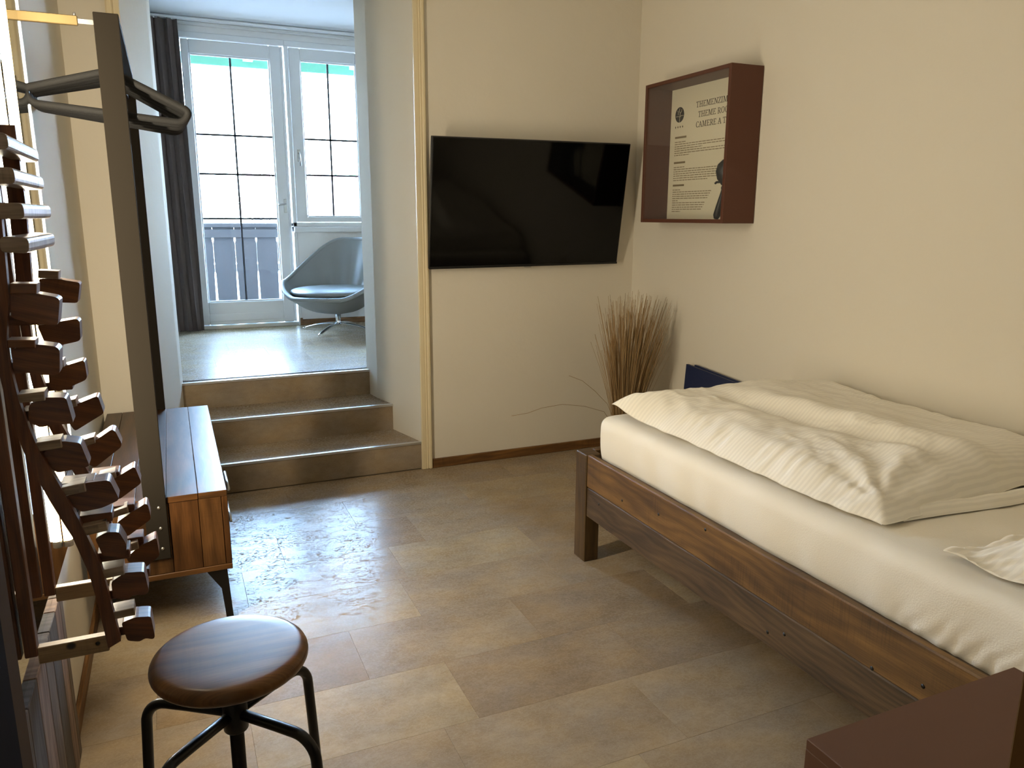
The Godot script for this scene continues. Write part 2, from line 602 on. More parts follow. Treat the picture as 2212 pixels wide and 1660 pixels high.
# ---------------------------------------------------------------- shell
func build_shell() -> void:
	var w := structure("wall_left")
	span("wall_face", Vector3(XL - 0.2, -0.1, -5.2), Vector3(XL, CEIL, -0.5), M.plaster, w)
	w = structure("wall_right")
	span("wall_face", Vector3(XR, -0.1, -5.2), Vector3(XR + 0.2, CEIL, -0.35), M.plaster, w)
	w = structure("wall_back")
	var st := ST()
	prism(st, PackedVector2Array([Vector2(-0.58, FZ), Vector2(-0.121, FZ), Vector2(0.0, -5.05), Vector2(0.016, -5.2), Vector2(-0.58, -5.2)]), 1, -0.1, CEIL)
	obj("pier", st, M.plaster, w)
	st = ST()
	prism(st, PackedVector2Array([Vector2(1.352, FZ), Vector2(XR, FZ), Vector2(XR, -5.2), Vector2(1.194, -5.2), Vector2(1.217, -5.0)]), 1, -0.1, CEIL)
	obj("wall_face", st, M.plaster, w)
	span("lintel", Vector3(-0.121, 2.98, -5.2), Vector3(1.352, CEIL, FZ), M.plaster, w)
	w = structure("wall_front")
	span("wall_face", Vector3(-0.58, -0.1, -0.5), Vector3(-0.14, CEIL, -0.36), M.plaster, w)
	span("wall_face", Vector3(0.99, -0.1, -0.5), Vector3(XR, CEIL, -0.36), M.plaster, w)
	span("lintel", Vector3(-0.14, 2.1, -0.5), Vector3(0.99, CEIL, -0.36), M.plaster, w)
	# door frame round the doorway the picture is taken from
	var d := structure("door_2", "dark wooden door frame round the near doorway", "door frame")
	span("jamb", Vector3(-0.14, 0, -0.5), Vector3(-0.108, 2.1, -0.34), M.door_dark, d, 0.003)
	span("jamb", Vector3(0.955, 0, -0.5), Vector3(0.99, 2.1, -0.34), M.door_dark, d, 0.003)
	span("head", Vector3(-0.108, 2.07, -0.5), Vector3(0.955, 2.1, -0.34), M.door_dark, d, 0.003)
	span("architrave", Vector3(-0.19, 0, -0.55), Vector3(-0.1125, 2.15, -0.505), M.door_gold, d, 0.004)
	span("architrave", Vector3(0.966, 0, -0.55), Vector3(1.04, 2.15, -0.505), M.door_gold, d, 0.004)
	span("architrave", Vector3(-0.1125, 2.08, -0.55), Vector3(0.966, 2.15, -0.505), M.door_gold, d, 0.004)
	# hall behind the camera
	w = structure("wall_hall")
	span("wall_face", Vector3(-1.1, -0.1, -0.36), Vector3(-0.95, CEIL, 1.6), M.hall, w)
	span("wall_face", Vector3(1.5, -0.1, -0.36), Vector3(1.65, CEIL, 1.6), M.hall, w)
	span("wall_face", Vector3(-1.1, -0.1, 1.6), Vector3(1.65, CEIL, 1.75), M.hall, w)
	span("wall_face", Vector3(-1.1, -0.1, -0.5), Vector3(-0.58, CEIL, -0.36), M.hall, w)
	var c := structure("ceiling")
	span("ceiling_slab", Vector3(-1.1, CEIL, -5.2), Vector3(3.1, CEIL + 0.15, 1.75), M.ceiling, c)
	# casings of the stair opening
	var t := structure("trim_1", "cream painted moulding up the right side of the stair opening", "moulding")
	span("strip", Vector3(1.341, 0.0, FZ), Vector3(1.372, CEIL, FZ + 0.018), M.casing, t, 0.004)
	span("strip", Vector3(1.370, 0.0, FZ), Vector3(1.384, CEIL, FZ + 0.024), M.casing, t, 0.005)
	span("strip", Vector3(1.382, 0.0, FZ), Vector3(1.406, CEIL, FZ + 0.030), M.casing, t, 0.007)
	t = structure("trim_2", "cream painted moulding up the left side of the stair opening", "moulding")
	span("strip", Vector3(-0.150, 0.0, FZ), Vector3(-0.119, CEIL, FZ + 0.018), M.casing, t, 0.004)
	span("strip", Vector3(-0.180, 0.0, FZ), Vector3(-0.148, CEIL, FZ + 0.028), M.casing, t, 0.007)
	# baseboards
	var b := structure("baseboard_back")
	span("board", Vector3(1.407, 0, FZ), Vector3(XR, 0.06, FZ + 0.014), M.oak_strip, b, 0.003, 0)
	b = structure("baseboard_left")
	span("board", Vector3(XL, 0, FZ), Vector3(XL + 0.014, 0.06, -0.56), M.oak_strip, b, 0.003, 2)
	b = structure("baseboard_right")
	span("board", Vector3(XR - 0.014, 0, FZ + 0.014), Vector3(XR, 0.06, -0.5), M.oak_strip, b, 0.003, 2)

func tile(parent: Node, x0: float, x1: float, z0: float, z1: float, y: float) -> void:
	var g := 0.0002
	var m: Material = [M.stone, M.stone, M.stone_b, M.stone_c][rng.randi() % 4]
	var st := ST()
	var lo := Vector3(x0 + g, y - 0.004, z0 + g)
	var hi := Vector3(x1 - g, y, z1 - g)
	var off := Vector2(rng.randf() * 0.45, rng.randf() * 0.7)
	var c := (lo + hi) / 2.0
	var ch := 0.0004
	var top := [Vector3(lo.x + ch, hi.y, lo.z + ch), Vector3(hi.x - ch, hi.y, lo.z + ch), Vector3(hi.x - ch, hi.y, hi.z - ch), Vector3(lo.x + ch, hi.y, hi.z - ch)]
	var rim := [Vector3(lo.x, hi.y - ch, lo.z), Vector3(hi.x, hi.y - ch, lo.z), Vector3(hi.x, hi.y - ch, hi.z), Vector3(lo.x, hi.y - ch, hi.z)]
	var bot := [Vector3(lo.x, lo.y, lo.z), Vector3(hi.x, lo.y, lo.z), Vector3(hi.x, lo.y, hi.z), Vector3(lo.x, lo.y, hi.z)]
	var uv := func(p: Vector3) -> Vector2: return Vector2((p.x - x0) / 1.4, (p.z - z0) / 1.4) + off
	tri_out(st, top[0], top[1], top[2], c, uv.call(top[0]), uv.call(top[1]), uv.call(top[2]))
	tri_out(st, top[0], top[2], top[3], c, uv.call(top[0]), uv.call(top[2]), uv.call(top[3]))
	for pair in [[top, rim], [rim, bot]]:
		for k in 4:
			var k2 := (k + 1) % 4
			var A: Array = pair[0]
			var B: Array = pair[1]
			tri_out(st, A[k], A[k2], B[k2], c, uv.call(A[k]), uv.call(A[k2]), uv.call(B[k2]))
			tri_out(st, A[k], B[k2], B[k], c, uv.call(A[k]), uv.call(B[k2]), uv.call(B[k]))
	obj("tile", st, m, parent)

func lay(parent: Node, x0: float, x1: float, z0: float, z1: float, y: float, zstart: float, offs: Dictionary) -> void:
	var zw := 0.3425
	var xw := 0.665
	var k := 0
	var z := zstart
	while z < z1:
		var za: float = maxf(z, z0)
		var zb: float = minf(z + zw, z1)
		if zb - za > 0.01:
			var o: float = offs.get(k, fposmod(0.23 + k * 0.2683, xw))
			var x := x0 - fposmod(x0 - o, xw)
			while x < x1:
				var xa: float = maxf(x, x0)
				var xb: float = minf(x + xw, x1)
				if xb - xa > 0.01: tile(parent, xa, xb, za, zb, y)
				x += xw
		z += zw
		k += 1

func build_floor() -> void:
	var f := structure("floor")
	span("subfloor", Vector3(-1.1, -0.1, -5.2), Vector3(3.03, -0.0045, 1.75), M.subfloor, f)
	# rows counted from z = -4.403: joints seen at z -3.03, -2.69, -2.345, -2.0, -1.66
	lay(f, XL, XR, FZ, -0.5, 0.0, -4.745, {9: 1.147, 5: 0.80, 4: 0.18, 8: 0.66})
	lay(f, -0.95, 1.5, -0.5, 1.6, 0.0, -0.5, {})

func build_stairs() -> void:
	var s := structure("stairs", "three stone-look vinyl steps with metal edges up to the balcony room", "stairs")
	var r := UP_Y / 3.0
	var zs := [FZ - 0.02, -4.80, -5.15]
	for k in 3:
		var zf: float = zs[k]
		var zb: float = zs[k + 1] if k < 2 else -5.22
		var top := r * (k + 1)
		var xl := -0.14
		var xr := 1.37
		span("step_core", Vector3(xl, r * k - 0.02 if k > 0 else -0.05, -5.2), Vector3(xr, top - 0.012, zf - 0.008), M.subfloor, s)
		var st := ST()
		var lo := Vector3(xl, r * k, zf - 0.008)
		var hi := Vector3(xr, top - 0.012, zf)
		stone_box(st, lo, hi)
		obj("riser", st, M.stone, s)
		st = ST()
		stone_box(st, Vector3(xl, top - 0.012, zb - 0.01), Vector3(xr, top, zf - 0.016))
		obj("tread", st, M.stone, s)
		span("nosing", Vector3(xl, top - 0.014, zf - 0.017), Vector3(xr, top + 0.0022, zf + 0.006), M.nosing, s, 0.002, 0)

func stone_box(st: SurfaceTool, lo: Vector3, hi: Vector3) -> void:
	var c := (lo + hi) / 2.0
	var off := Vector2(rng.randf() * 0.3, rng.randf() * 0.6)
	for a in 3:
		for sg in [0, 1]:
			var b := (a + 1) % 3
			var d := (a + 2) % 3
			var q: Array = []
			var uv: Array = []
			for k in [[0, 0], [1, 0], [1, 1], [0, 1]]:
				var p := Vector3.ZERO
				p[a] = hi[a] if sg == 1 else lo[a]
				p[b] = hi[b] if k[0] == 1 else lo[b]
				p[d] = hi[d] if k[1] == 1 else lo[d]
				q.append(p)
				var w := [p.x, p.y, p.z]
				w.remove_at(a)
				uv.append(Vector2((w[0] - lo.x) / 1.6, w[1] / 1.6) + off)
			tri_out(st, q[0], q[1], q[2], c, uv[0], uv[1], uv[2])
			tri_out(st, q[0], q[2], q[3], c, uv[0], uv[2], uv[3])

# ---------------------------------------------------------------- the balcony room
func glazed(parent: Node, x0: float, x1: float, y0: float, y1: float, z: float, bars_y: Array, bars_x: Array, fw: float) -> void:
	# a leaf: frame of four rails, a bead round each pane, one pane, thin glazing bars
	span("stile", Vector3(x0, y0, z - 0.05), Vector3(x0 + fw, y1, z), M.white_paint, parent, 0.006, 1)
	span("stile", Vector3(x1 - fw, y0, z - 0.05), Vector3(x1, y1, z), M.white_paint, parent, 0.006, 1)
	span("rail", Vector3(x0 + fw, y1 - fw, z - 0.05), Vector3(x1 - fw, y1, z), M.white_paint, parent, 0.006, 0)
	span("rail", Vector3(x0 + fw, y0, z - 0.05), Vector3(x1 - fw, y0 + fw, z), M.white_paint, parent, 0.006, 0)

func build_upper_room() -> void:
	var f := structure("floor_upper")
	span("subfloor", Vector3(-1.3, UP_Y - 0.12, WZ - 0.2), Vector3(4.2, UP_Y - 0.0045, -5.2), M.subfloor, f)
	lay(f, -1.2, 4.1, WZ, -5.2, UP_Y, -7.72, {})
	var w := structure("wall_upper_left")
	span("wall_face", Vector3(-1.4, UP_Y - 0.1, WZ), Vector3(-1.2, CEIL, -5.2), M.white_plaster, w)
	w = structure("wall_upper_right")
	span("wall_face", Vector3(4.1, UP_Y - 0.1, WZ), Vector3(4.3, CEIL, -5.2), M.white_plaster, w)
	w = structure("wall_upper_near")
	span("wall_face", Vector3(XR, 0, -5.2), Vector3(4.3, CEIL, -5.0), M.white_plaster, w)
	span("wall_face", Vector3(-1.4, 0, -5.2), Vector3(-0.58, CEIL, -5.0), M.white_plaster, w)
	var c := structure("ceiling_upper")
	span("ceiling_slab", Vector3(-1.4, CEIL, WZ - 0.2), Vector3(4.3, CEIL + 0.15, -5.2), M.ceiling, c)
	# window wall: openings x 0.205..1.095 (door), 1.105..1.86 (window)
	w = structure("wall_far")
	var zb := WZ - 0.2
	span("wall_face", Vector3(-1.4, UP_Y - 0.1, zb), Vector3(0.205, CEIL, WZ), M.white_plaster, w)
	span("lintel", Vector3(0.205, 3.075, zb), Vector3(1.86, CEIL, WZ), M.white_plaster, w)
	span("parapet", Vector3(1.105, UP_Y - 0.1, zb), Vector3(1.86, 1.40, WZ - 0.012), M.white_plaster, w)
	span("wall_face", Vector3(1.86, UP_Y - 0.1, zb), Vector3(4.3, CEIL, WZ), M.white_plaster, w)
	# cornice under the ceiling
	var t := structure("trim_3")
	span("cornice", Vector3(-1.2, 3.135, WZ), Vector3(4.1, 3.165, WZ + 0.03), M.white_paint, t, 0.006, 0)
	span("cornice", Vector3(-1.2, 3.165, WZ), Vector3(4.1, CEIL, WZ + 0.045), M.white_paint, t, 0.008, 0)
	# balcony door
	var d := structure("door_1", "white balcony door glazed almost to the floor", "door")
	var x0 := 0.205
	var x1 := 1.095
	span("frame_post", Vector3(x0, UP_Y, WZ - 0.1), Vector3(x0 + 0.03, 3.075, WZ + 0.012), M.white_paint, d, 0.004, 1)
	span("frame_head", Vector3(x0, 3.035, WZ - 0.1), Vector3(x1, 3.085, WZ + 0.014), M.white_paint, d, 0.005, 0)
	span("threshold", Vector3(x0, UP_Y, WZ - 0.14), Vector3(x1, UP_Y + 0.035, WZ + 0.004), M.nosing, d, 0.003, 0)
	var z := WZ - 0.01
	span("stile", Vector3(0.238, UP_Y + 0.04, z - 0.055), Vector3(0.300, 3.03, z), M.white_paint, d, 0.006, 1)
	span("stile", Vector3(0.966, UP_Y + 0.04, z - 0.055), Vector3(1.062, 3.03, z), M.white_paint, d, 0.006, 1)
	span("stile_bead", Vector3(1.062, UP_Y + 0.04, z - 0.04), Vector3(1.085, 3.03, z - 0.008), M.white_paint, d, 0.004, 1)
	span("rail", Vector3(0.300, 2.915, z - 0.055), Vector3(0.966, 3.03, z), M.white_paint, d, 0.006, 0)
	span("rail", Vector3(0.300, UP_Y + 0.04, z - 0.055), Vector3(0.966, 0.765, z), M.white_paint, d, 0.006, 0)
	span("raised_panel", Vector3(0.30, UP_Y + 0.07, z), Vector3(0.955, 0.655, z + 0.006), M.white_paint, d, 0.005, 0)
	span("pane", Vector3(0.298, 0.76, z - 0.034), Vector3(0.968, 2.92, z - 0.030), M.pane, d)
	for e in [[0.300, 0.311, 0.765, 2.915], [0.955, 0.966, 0.765, 2.915], [0.311, 0.955, 0.765, 0.776], [0.311, 0.955, 2.904, 2.915]]:
		span("glazing_bead", Vector3(e[0], e[2], z - 0.03), Vector3(e[1], e[3], z - 0.012), M.white_paint, d, 0.003)
	for y in [2.25, 1.912, 1.52]:
		span("glazing_bar", Vector3(0.311, y - 0.009, z - 0.029), Vector3(0.955, y + 0.009, z - 0.022), M.lead, d)
	span("glazing_bar", Vector3(0.625, 0.776, z - 0.029), Vector3(0.643, 2.904, z - 0.022), M.lead, d)
	var hd := span("handle_plate", Vector3(1.02, 1.575, z), Vector3(1.048, 1.70, z + 0.006), M.steel, d, 0.003)
	var st := ST(true)
	tube(st, PackedVector3Array([Vector3(1.034, 1.655, z), Vector3(1.034, 1.655, z + 0.035), Vector3(1.02, 1.652, z + 0.045), Vector3(0.99, 1.648, z + 0.047), Vector3(0.965, 1.645, z + 0.047)]), 0.008, 10)
	obj("handle", st, M.steel, hd)
	# window beside the door
	var n := structure("window_1", "white framed window beside the balcony door", "window")
	window_unit(n, 1.095, 1.86, [1.236, 1.742])
	st = ST(true)
	span("handle_plate", Vector3(1.168, 2.04, z), Vector3(1.194, 2.15, z + 0.006), M.steel, n, 0.003)
	tube(st, PackedVector3Array([Vector3(1.181, 2.115, z), Vector3(1.181, 2.115, z + 0.03), Vector3(1.182, 2.10, z + 0.042), Vector3(1.185, 2.05, z + 0.044), Vector3(1.188, 2.0, z + 0.042)]), 0.008, 10)
	obj("handle", st, M.steel, n)
	t = structure("trim_4", "white window sill board over the parapet panel", "sill")
	span("sill", Vector3(1.105, 1.395, WZ - 0.03), Vector3(1.86, 1.448, WZ + 0.02), M.white_paint, t, 0.006, 0)
	span("post_strip", Vector3(1.098, UP_Y, WZ - 0.01), Vector3(1.128, 1.395, WZ + 0.004), M.white_paint, t, 0.003, 1)
	var b := structure("baseboard_upper")
	span("board", Vector3(1.13, UP_Y, WZ - 0.012), Vector3(4.1, UP_Y + 0.055, WZ + 0.006), M.oak_strip, b, 0.003, 0)
	span("board", Vector3(1.112, UP_Y, WZ - 0.012), Vector3(1.135, UP_Y + 0.07, WZ + 0.012), M.oak_strip, b, 0.003, 0)
	# curtain
	st = ST(true)
	var front := func(u: float, v: float) -> Vector3:
		var x := lerpf(-0.42, 0.212 + 0.03 * (1.0 - v), u)
		var a := u * 9.0 * TAU + 0.5 * sin(v * 2.1)
		return Vector3(x + 0.012 * sin(a * 2.0 + v), lerpf(UP_Y + 0.012, 3.15, v), WZ + 0.11 + 0.03 * sin(a) + 0.008 * sin(a * 2.3 + v * 3.0))
	var back := func(u: float, v: float) -> Vector3:
		return front.call(u, v) + Vector3(0, 0, -0.004)
	grid(st, 150, 24, front)
	grid(st, 150, 24, back, true)
	var cu := obj("curtain", st, M.curtain)
	meta(cu, "dark brown floor-length curtain gathered left of the balcony door", "curtain")
	var cr := thing("curtain_rail", "white ceiling rail that carries the dark curtain", "curtain rail", Vector3(0, 3.15, WZ + 0.11))
	box("rail", Vector3(0.6, 0.016, 0), Vector3(2.6, 0.018, 0.03), M.white_paint, cr, 0.003)
	for k in 14:
		box("glider", Vector3(-0.4 + k * 0.045, 0.003, 0), Vector3(0.012, 0.012, 0.012), M.white_paint, cr, 0.002)

func window_unit(n: Node, x0: float, x1: float, gx: Array) -> void:
	var z := WZ - 0.01
	var y0 := 1.448
	var y1 := 3.075
	span("frame_post", Vector3(x0, y0, WZ - 0.1), Vector3(x0 + 0.035, y1, WZ + 0.008), M.white_paint, n, 0.004, 1)
	span("frame_post", Vector3(x1 - 0.035, y0, WZ - 0.1), Vector3(x1, y1, WZ + 0.008), M.white_paint, n, 0.004, 1)
	span("frame_head", Vector3(x0, 3.035, WZ - 0.1), Vector3(x1, 3.085, WZ + 0.012), M.white_paint, n, 0.005, 0)
	span("frame_foot", Vector3(x0, y0, WZ - 0.1), Vector3(x1, y0 + 0.04, WZ + 0.008), M.white_paint, n, 0.005, 0)
	var a: float = gx[0]
	var b: float = gx[1]
	span("stile", Vector3(x0 + 0.04, y0 + 0.042, z - 0.055), Vector3(a, 3.03, z), M.white_paint, n, 0.006, 1)
	span("stile", Vector3(b, y0 + 0.042, z - 0.055), Vector3(x1 - 0.04, 3.03, z), M.white_paint, n, 0.006, 1)
	span("rail", Vector3(a, 2.928, z - 0.055), Vector3(b, 3.03, z), M.white_paint, n, 0.006, 0)
	span("rail", Vector3(a, y0 + 0.042, z - 0.055), Vector3(b, 1.54, z), M.white_paint, n, 0.006, 0)
	span("pane", Vector3(a - 0.002, 1.538, z - 0.034), Vector3(b + 0.002, 2.93, z - 0.030), M.pane, n)
	for e in [[a, a + 0.01, 1.54, 2.928], [b - 0.01, b, 1.54, 2.928], [a + 0.01, b - 0.01, 1.54, 1.55], [a + 0.01, b - 0.01, 2.918, 2.928]]:
		span("glazing_bead", Vector3(e[0], e[2], z - 0.03), Vector3(e[1], e[3], z - 0.012), M.white_paint, n, 0.003)
	for y in [2.245, 1.922]:
		span("glazing_bar", Vector3(a + 0.01, y - 0.009, z - 0.029), Vector3(b - 0.01, y + 0.009, z - 0.022), M.lead, n)
	var mx: float = a + (b - a) * 0.49
	span("glazing_bar", Vector3(mx - 0.009, 1.55, z - 0.029), Vector3(mx + 0.009, 2.918, z - 0.022), M.lead, n)

func build_outside() -> void:
	var b := structure("balcony_floor", "grey balcony floor outside the glazed door", "balcony")
	span("slab", Vector3(-3.0, 0.25, -9.1), Vector3(6.0, 0.46, WZ - 0.2), M.balcony, b)
	var r := thing("balcony_railing", "dark brown wooden balcony railing with slotted boards", "railing", Vector3(0, 0.46, -8.9))
	var bw := 0.2205
	for k in range(-6, 14):
		var xa := 0.443 + (k - 1) * bw
		# outline of a board whose both edges are cut back where the slots are
		var cut := [[0.16, 0.0015], [0.17, 0.012], [0.48, 0.008], [0.50, 0.0015], [0.565, 0.0015], [0.58, 0.007], [0.60, 0.0015], [0.80, 0.0015], [0.825, 0.010], [0.86, 0.010], [0.875, 0.0015], [0.97, 0.0015]]
		var poly := PackedVector2Array([Vector2(xa + 0.0015, 0.08)])
		for c in cut: poly.append(Vector2(xa + c[1], c[0]))
		for j in range(cut.size() - 1, -1, -1): poly.append(Vector2(xa + bw - cut[j][1], cut[j][0]))
		poly.append(Vector2(xa + bw - 0.0015, 0.08))
		var st := ST()
		prism(st, poly, 2, 0.0, -0.022, 0.0, roff(), PI / 2)
		obj("board", st, M.rail_board, r)
	box("handrail", Vector3(1.5, 0.985, -0.01), Vector3(5.2, 0.045, 0.11), M.rail_board, r, 0.006, 0)
	box("rail", Vector3(1.5, 0.90, 0.022), Vector3(5.2, 0.09, 0.04), M.rail_board, r, 0.004, 0)
	box("rail", Vector3(1.5, 0.14, 0.022), Vector3(5.2, 0.09, 0.04), M.rail_board, r, 0.004, 0)
	for x in [-0.9, 1.9, 4.0]:
		box("post", Vector3(x, 0.45, 0.04), Vector3(0.09, 0.9, 0.09), M.rail_board, r, 0.005, 1)
	var e := thing("roof_eave", "green painted roof edge with white rafter ends above the balcony", "eave", Vector3(0, 3.12, -9.3))
	box("fascia", Vector3(1.5, 0.055, 0), Vector3(8.0, 0.115, 0.05), M.green, e, 0.004, 0)
	box("roof_boarding", Vector3(1.5, 0.32, 0.75), Vector3(8.0, 0.03, 1.7), M.green, e, 0.0, 0)
	for k in 8:
		var st := ST()
		var x := -1.35 + k * 1.15
		prism(st, PackedVector2Array([Vector2(1.5, 0.30), Vector2(1.5, 0.14), Vector2(0.06, 0.05), Vector2(0.06, 0.16), Vector2(0.2, 0.30)]), 0, x - 0.05, x + 0.05)
		obj("rafter", st, M.white_paint, e)
	# what can be made out over the railing: a tiled roof, a bush, a bare tree, a hill
	var h := thing("neighbour_house", "pale house with a red tiled roof beyond the balcony", "house", Vector3(8.0, -3.0, -32.0))
	box("wall", Vector3(0, 2.4, -2.0), Vector3(9, 4.8, 4), M.far_wall, h)
	var st := ST()
	prism(st, PackedVector2Array([Vector2(0.6, 4.75), Vector2(-2.0, 6.1), Vector2(-4.6, 4.75), Vector2(-4.6, 4.6), Vector2(-2.0, 5.95), Vector2(0.6, 4.6)]), 0, -5.0, 5.0)
	obj("roof", st, M.roof_tile, h)
	for k in 28:
		st = ST(true)
		tube(st, PackedVector3Array([Vector3(-4.9 + k * 0.35, 6.12, -2.0), Vector3(-4.6 + k * 0.35, 6.12, -2.0)]), 0.12, 8)
		obj("ridge_tile", st, M.roof_tile, h)
	var bu := thing("garden_tree", "round green treetop showing above the red tiled roof", "tree", Vector3(8.6, -3.0, -40.0))
	st = ST(true)
	tube(st, PackedVector3Array([Vector3(0, 0, 0), Vector3(0.05, 3.0, 0), Vector3(0, 5.4, 0)]), [0.2, 0.16, 0.12], 8)
	obj("trunk", st, M.bark, bu)
	for k in 9:
		st = ST(true)
		var a := TAU * k / 9.0
		lathe(st, PackedVector2Array([Vector2(0.0, 0), Vector2(0.45, 0.15), Vector2(0.6, 0.5), Vector2(0.4, 0.85), Vector2(0.0, 1.0)]), Vector3(cos(a) * 0.6, 5.0 + 0.3 * (k % 3), sin(a) * 0.6), 12)
		obj("foliage", st, M.leaf, bu)
	var tr := thing("bare_tree", "bare winter tree beyond the balcony railing", "tree", Vector3(2.6, -3.0, -26.0))
	st = ST(true)
	tube(st, PackedVector3Array([Vector3(0, 0, 0), Vector3(0.1, 2.0, 0), Vector3(0.0, 3.8, 0.1), Vector3(0.1, 5.0, 0)]), [0.22, 0.18, 0.12, 0.05], 8)
	obj("trunk", st, M.bark, tr)
	for k in 46:
		st = ST(true)
		var y := rng.randf_range(2.2, 4.9)
		var a := rng.randf() * TAU
		var l := rng.randf_range(0.6, 1.3) * (1.3 - (y - 2.2) * 0.2)
		var q := Vector3(cos(a), 0.9, sin(a)).normalized()
		tube(st, PackedVector3Array([Vector3(0.05, y, 0), Vector3(0.05, y, 0) + q * l * 0.5, Vector3(0.05, y + 0.15 * l, 0) + q * l]), [0.035, 0.022, 0.008], 5)
		obj("branch", st, M.bark, tr)
	var g := structure("ground_outside", "grassy garden below the balcony", "ground")
	span("ground", Vector3(-60, -3.3, -90), Vector3(60, -3.0, -9.5), M.balcony, g)

# ---------------------------------------------------------------- bed
func build_bed() -> void:
	var x0 := 1.63
	var x1 := 2.815
	var z0 := -2.955
	var z1 := -0.80
	var b := thing("bed", "single bed frame of weathered brown planks on square legs", "bed", Vector3(0, 0, 0))
	for c in [[x0 - 0.004, z0, 1], [x1 - 0.076, z0, 1], [x0 - 0.004, z1 - 0.095, -1], [x1 - 0.076, z1 - 0.095, -1]]:
		span("leg", Vector3(c[0], 0, c[1]), Vector3(c[0] + 0.076, 0.512, c[1] + 0.095), M.bed_leg, b, 0.004, 1, roff())
	span("upper_plank", Vector3(x0, 0.365, z0 + 0.097), Vector3(x0 + 0.028, 0.515, z1 - 0.097), M.bed_light, b, 0.004, 2, Vector2(0.03, 0.12))
	span("lower_plank", Vector3(x0 + 0.002, 0.224, z0 + 0.097), Vector3(x0 + 0.028, 0.363, z1 - 0.097), M.bed_dark, b, 0.004, 2, Vector2(0.05, 0.33))
	span("upper_plank", Vector3(x1 - 0.03, 0.365, z0 + 0.097), Vector3(x1 - 0.002, 0.515, z1 - 0.097), M.bed_light, b, 0.004, 2, roff())
	span("lower_plank", Vector3(x1 - 0.03, 0.224, z0 + 0.097), Vector3(x1 - 0.004, 0.363, z1 - 0.097), M.bed_dark, b, 0.004, 2, roff())
	for z in [z0 + 0.01, z1 - 0.04]:
		span("end_plank", Vector3(x0 + 0.074, 0.365, z), Vector3(x1 - 0.078, 0.512, z + 0.028), M.bed_light, b, 0.004, 0, roff())
		span("end_plank", Vector3(x0 + 0.074, 0.224, z), Vector3(x1 - 0.078, 0.363, z + 0.028), M.bed_dark, b, 0.004, 0, roff())
	# ledge board along the inside, seen as a strip by the mattress
	span("ledge", Vector3(x0 + 0.029, 0.40, z0 + 0.097), Vector3(x0 + 0.062, 0.498, z1 - 0.097), M.bed_dark, b, 0.003, 2, roff())
	for k in 14:
		var z := z0 + 0.12 + k * 0.148
		span("slat", Vector3(x0 + 0.062, 0.43, z), Vector3(x1 - 0.034, 0.448, z + 0.07), M.ash, b, 0.003, 0, roff())
	for k in [[0.405, -2.56], [0.372, -1.30], [0.487, -2.02], [0.44, -2.3], [0.41, -1.15], [0.30, -1.62], [0.27, -1.69], [0.32, -2.75]]:
		var st := ST(true)
		lathe(st, PackedVector2Array([Vector2(0.0, 0.0), Vector2(0.006, 0.0), Vector2(0.006, 0.0012), Vector2(0.0, 0.0016)]), Vector3.ZERO, 10)
		var kn := obj("nail_hole", st, M.black, b)
		kn.rotation.z = PI / 2
		kn.position = Vector3(x0 + (0.0006 if k[0] > 0.364 else 0.0026), k[0], k[1])
	# mattress in its fitted sheet
	var nz := noise(301, 1.0, 2)
	var st := ST(true)
	var bend := func(p: Vector3, dir: Vector3) -> Vector3:
		var q := p
		var side: float = clampf(-dir.x, 0.0, 1.0)
		if p.x < 1.9:
			# quilted bulges that show through the sheet, then the pulled seam at the foot of the side
			var up: float = clampf((p.y - 0.47) / 0.2, 0.0, 1.0)
			q.x += 0.010 * nz.get_noise_2d(p.z * 2.2, 3.0) * side
			q.x -= 0.006 * sin(up * PI) * side
			q.x += 0.016 * side * pow(1.0 - up, 2.0)
			var f := sin(p.z * 34.0 + 3.0 * nz.get_noise_2d(p.z * 2.0, 8.0) + up * 2.5)
			q.x += 0.0022 * f * side * sin(clampf(up * 1.2, 0.0, 1.0) * PI)
			# gathered folds near the head
			var g := exp(-pow((p.z + 1.12) / 0.16, 2.0)) + 0.8 * exp(-pow((p.z + 0.95) / 0.12, 2.0))
			q.x -= 0.0045 * g * side * pow(1.0 - up, 2.5) * sin(p.z * 120.0 - up * 16.0 + 2.0 * nz.get_noise_2d(p.z * 9.0, p.y * 9.0))
		q.y += 0.006 * nz.get_noise_2d(p.x * 3.0, p.z * 3.0) * clampf(dir.y, 0.0, 1.0)
		return q
	soft_box(st, Vector3(2.245, 0.572, -1.845), Vector3(1.13, 0.245, 2.03), 0.045, Vector3i(40, 20, 190), bend)
	var m := obj("mattress", st, M.sheet)
	meta(m, "thick white mattress in a fitted sheet on the wooden bed", "mattress")
	build_duvet()
	build_pillow()

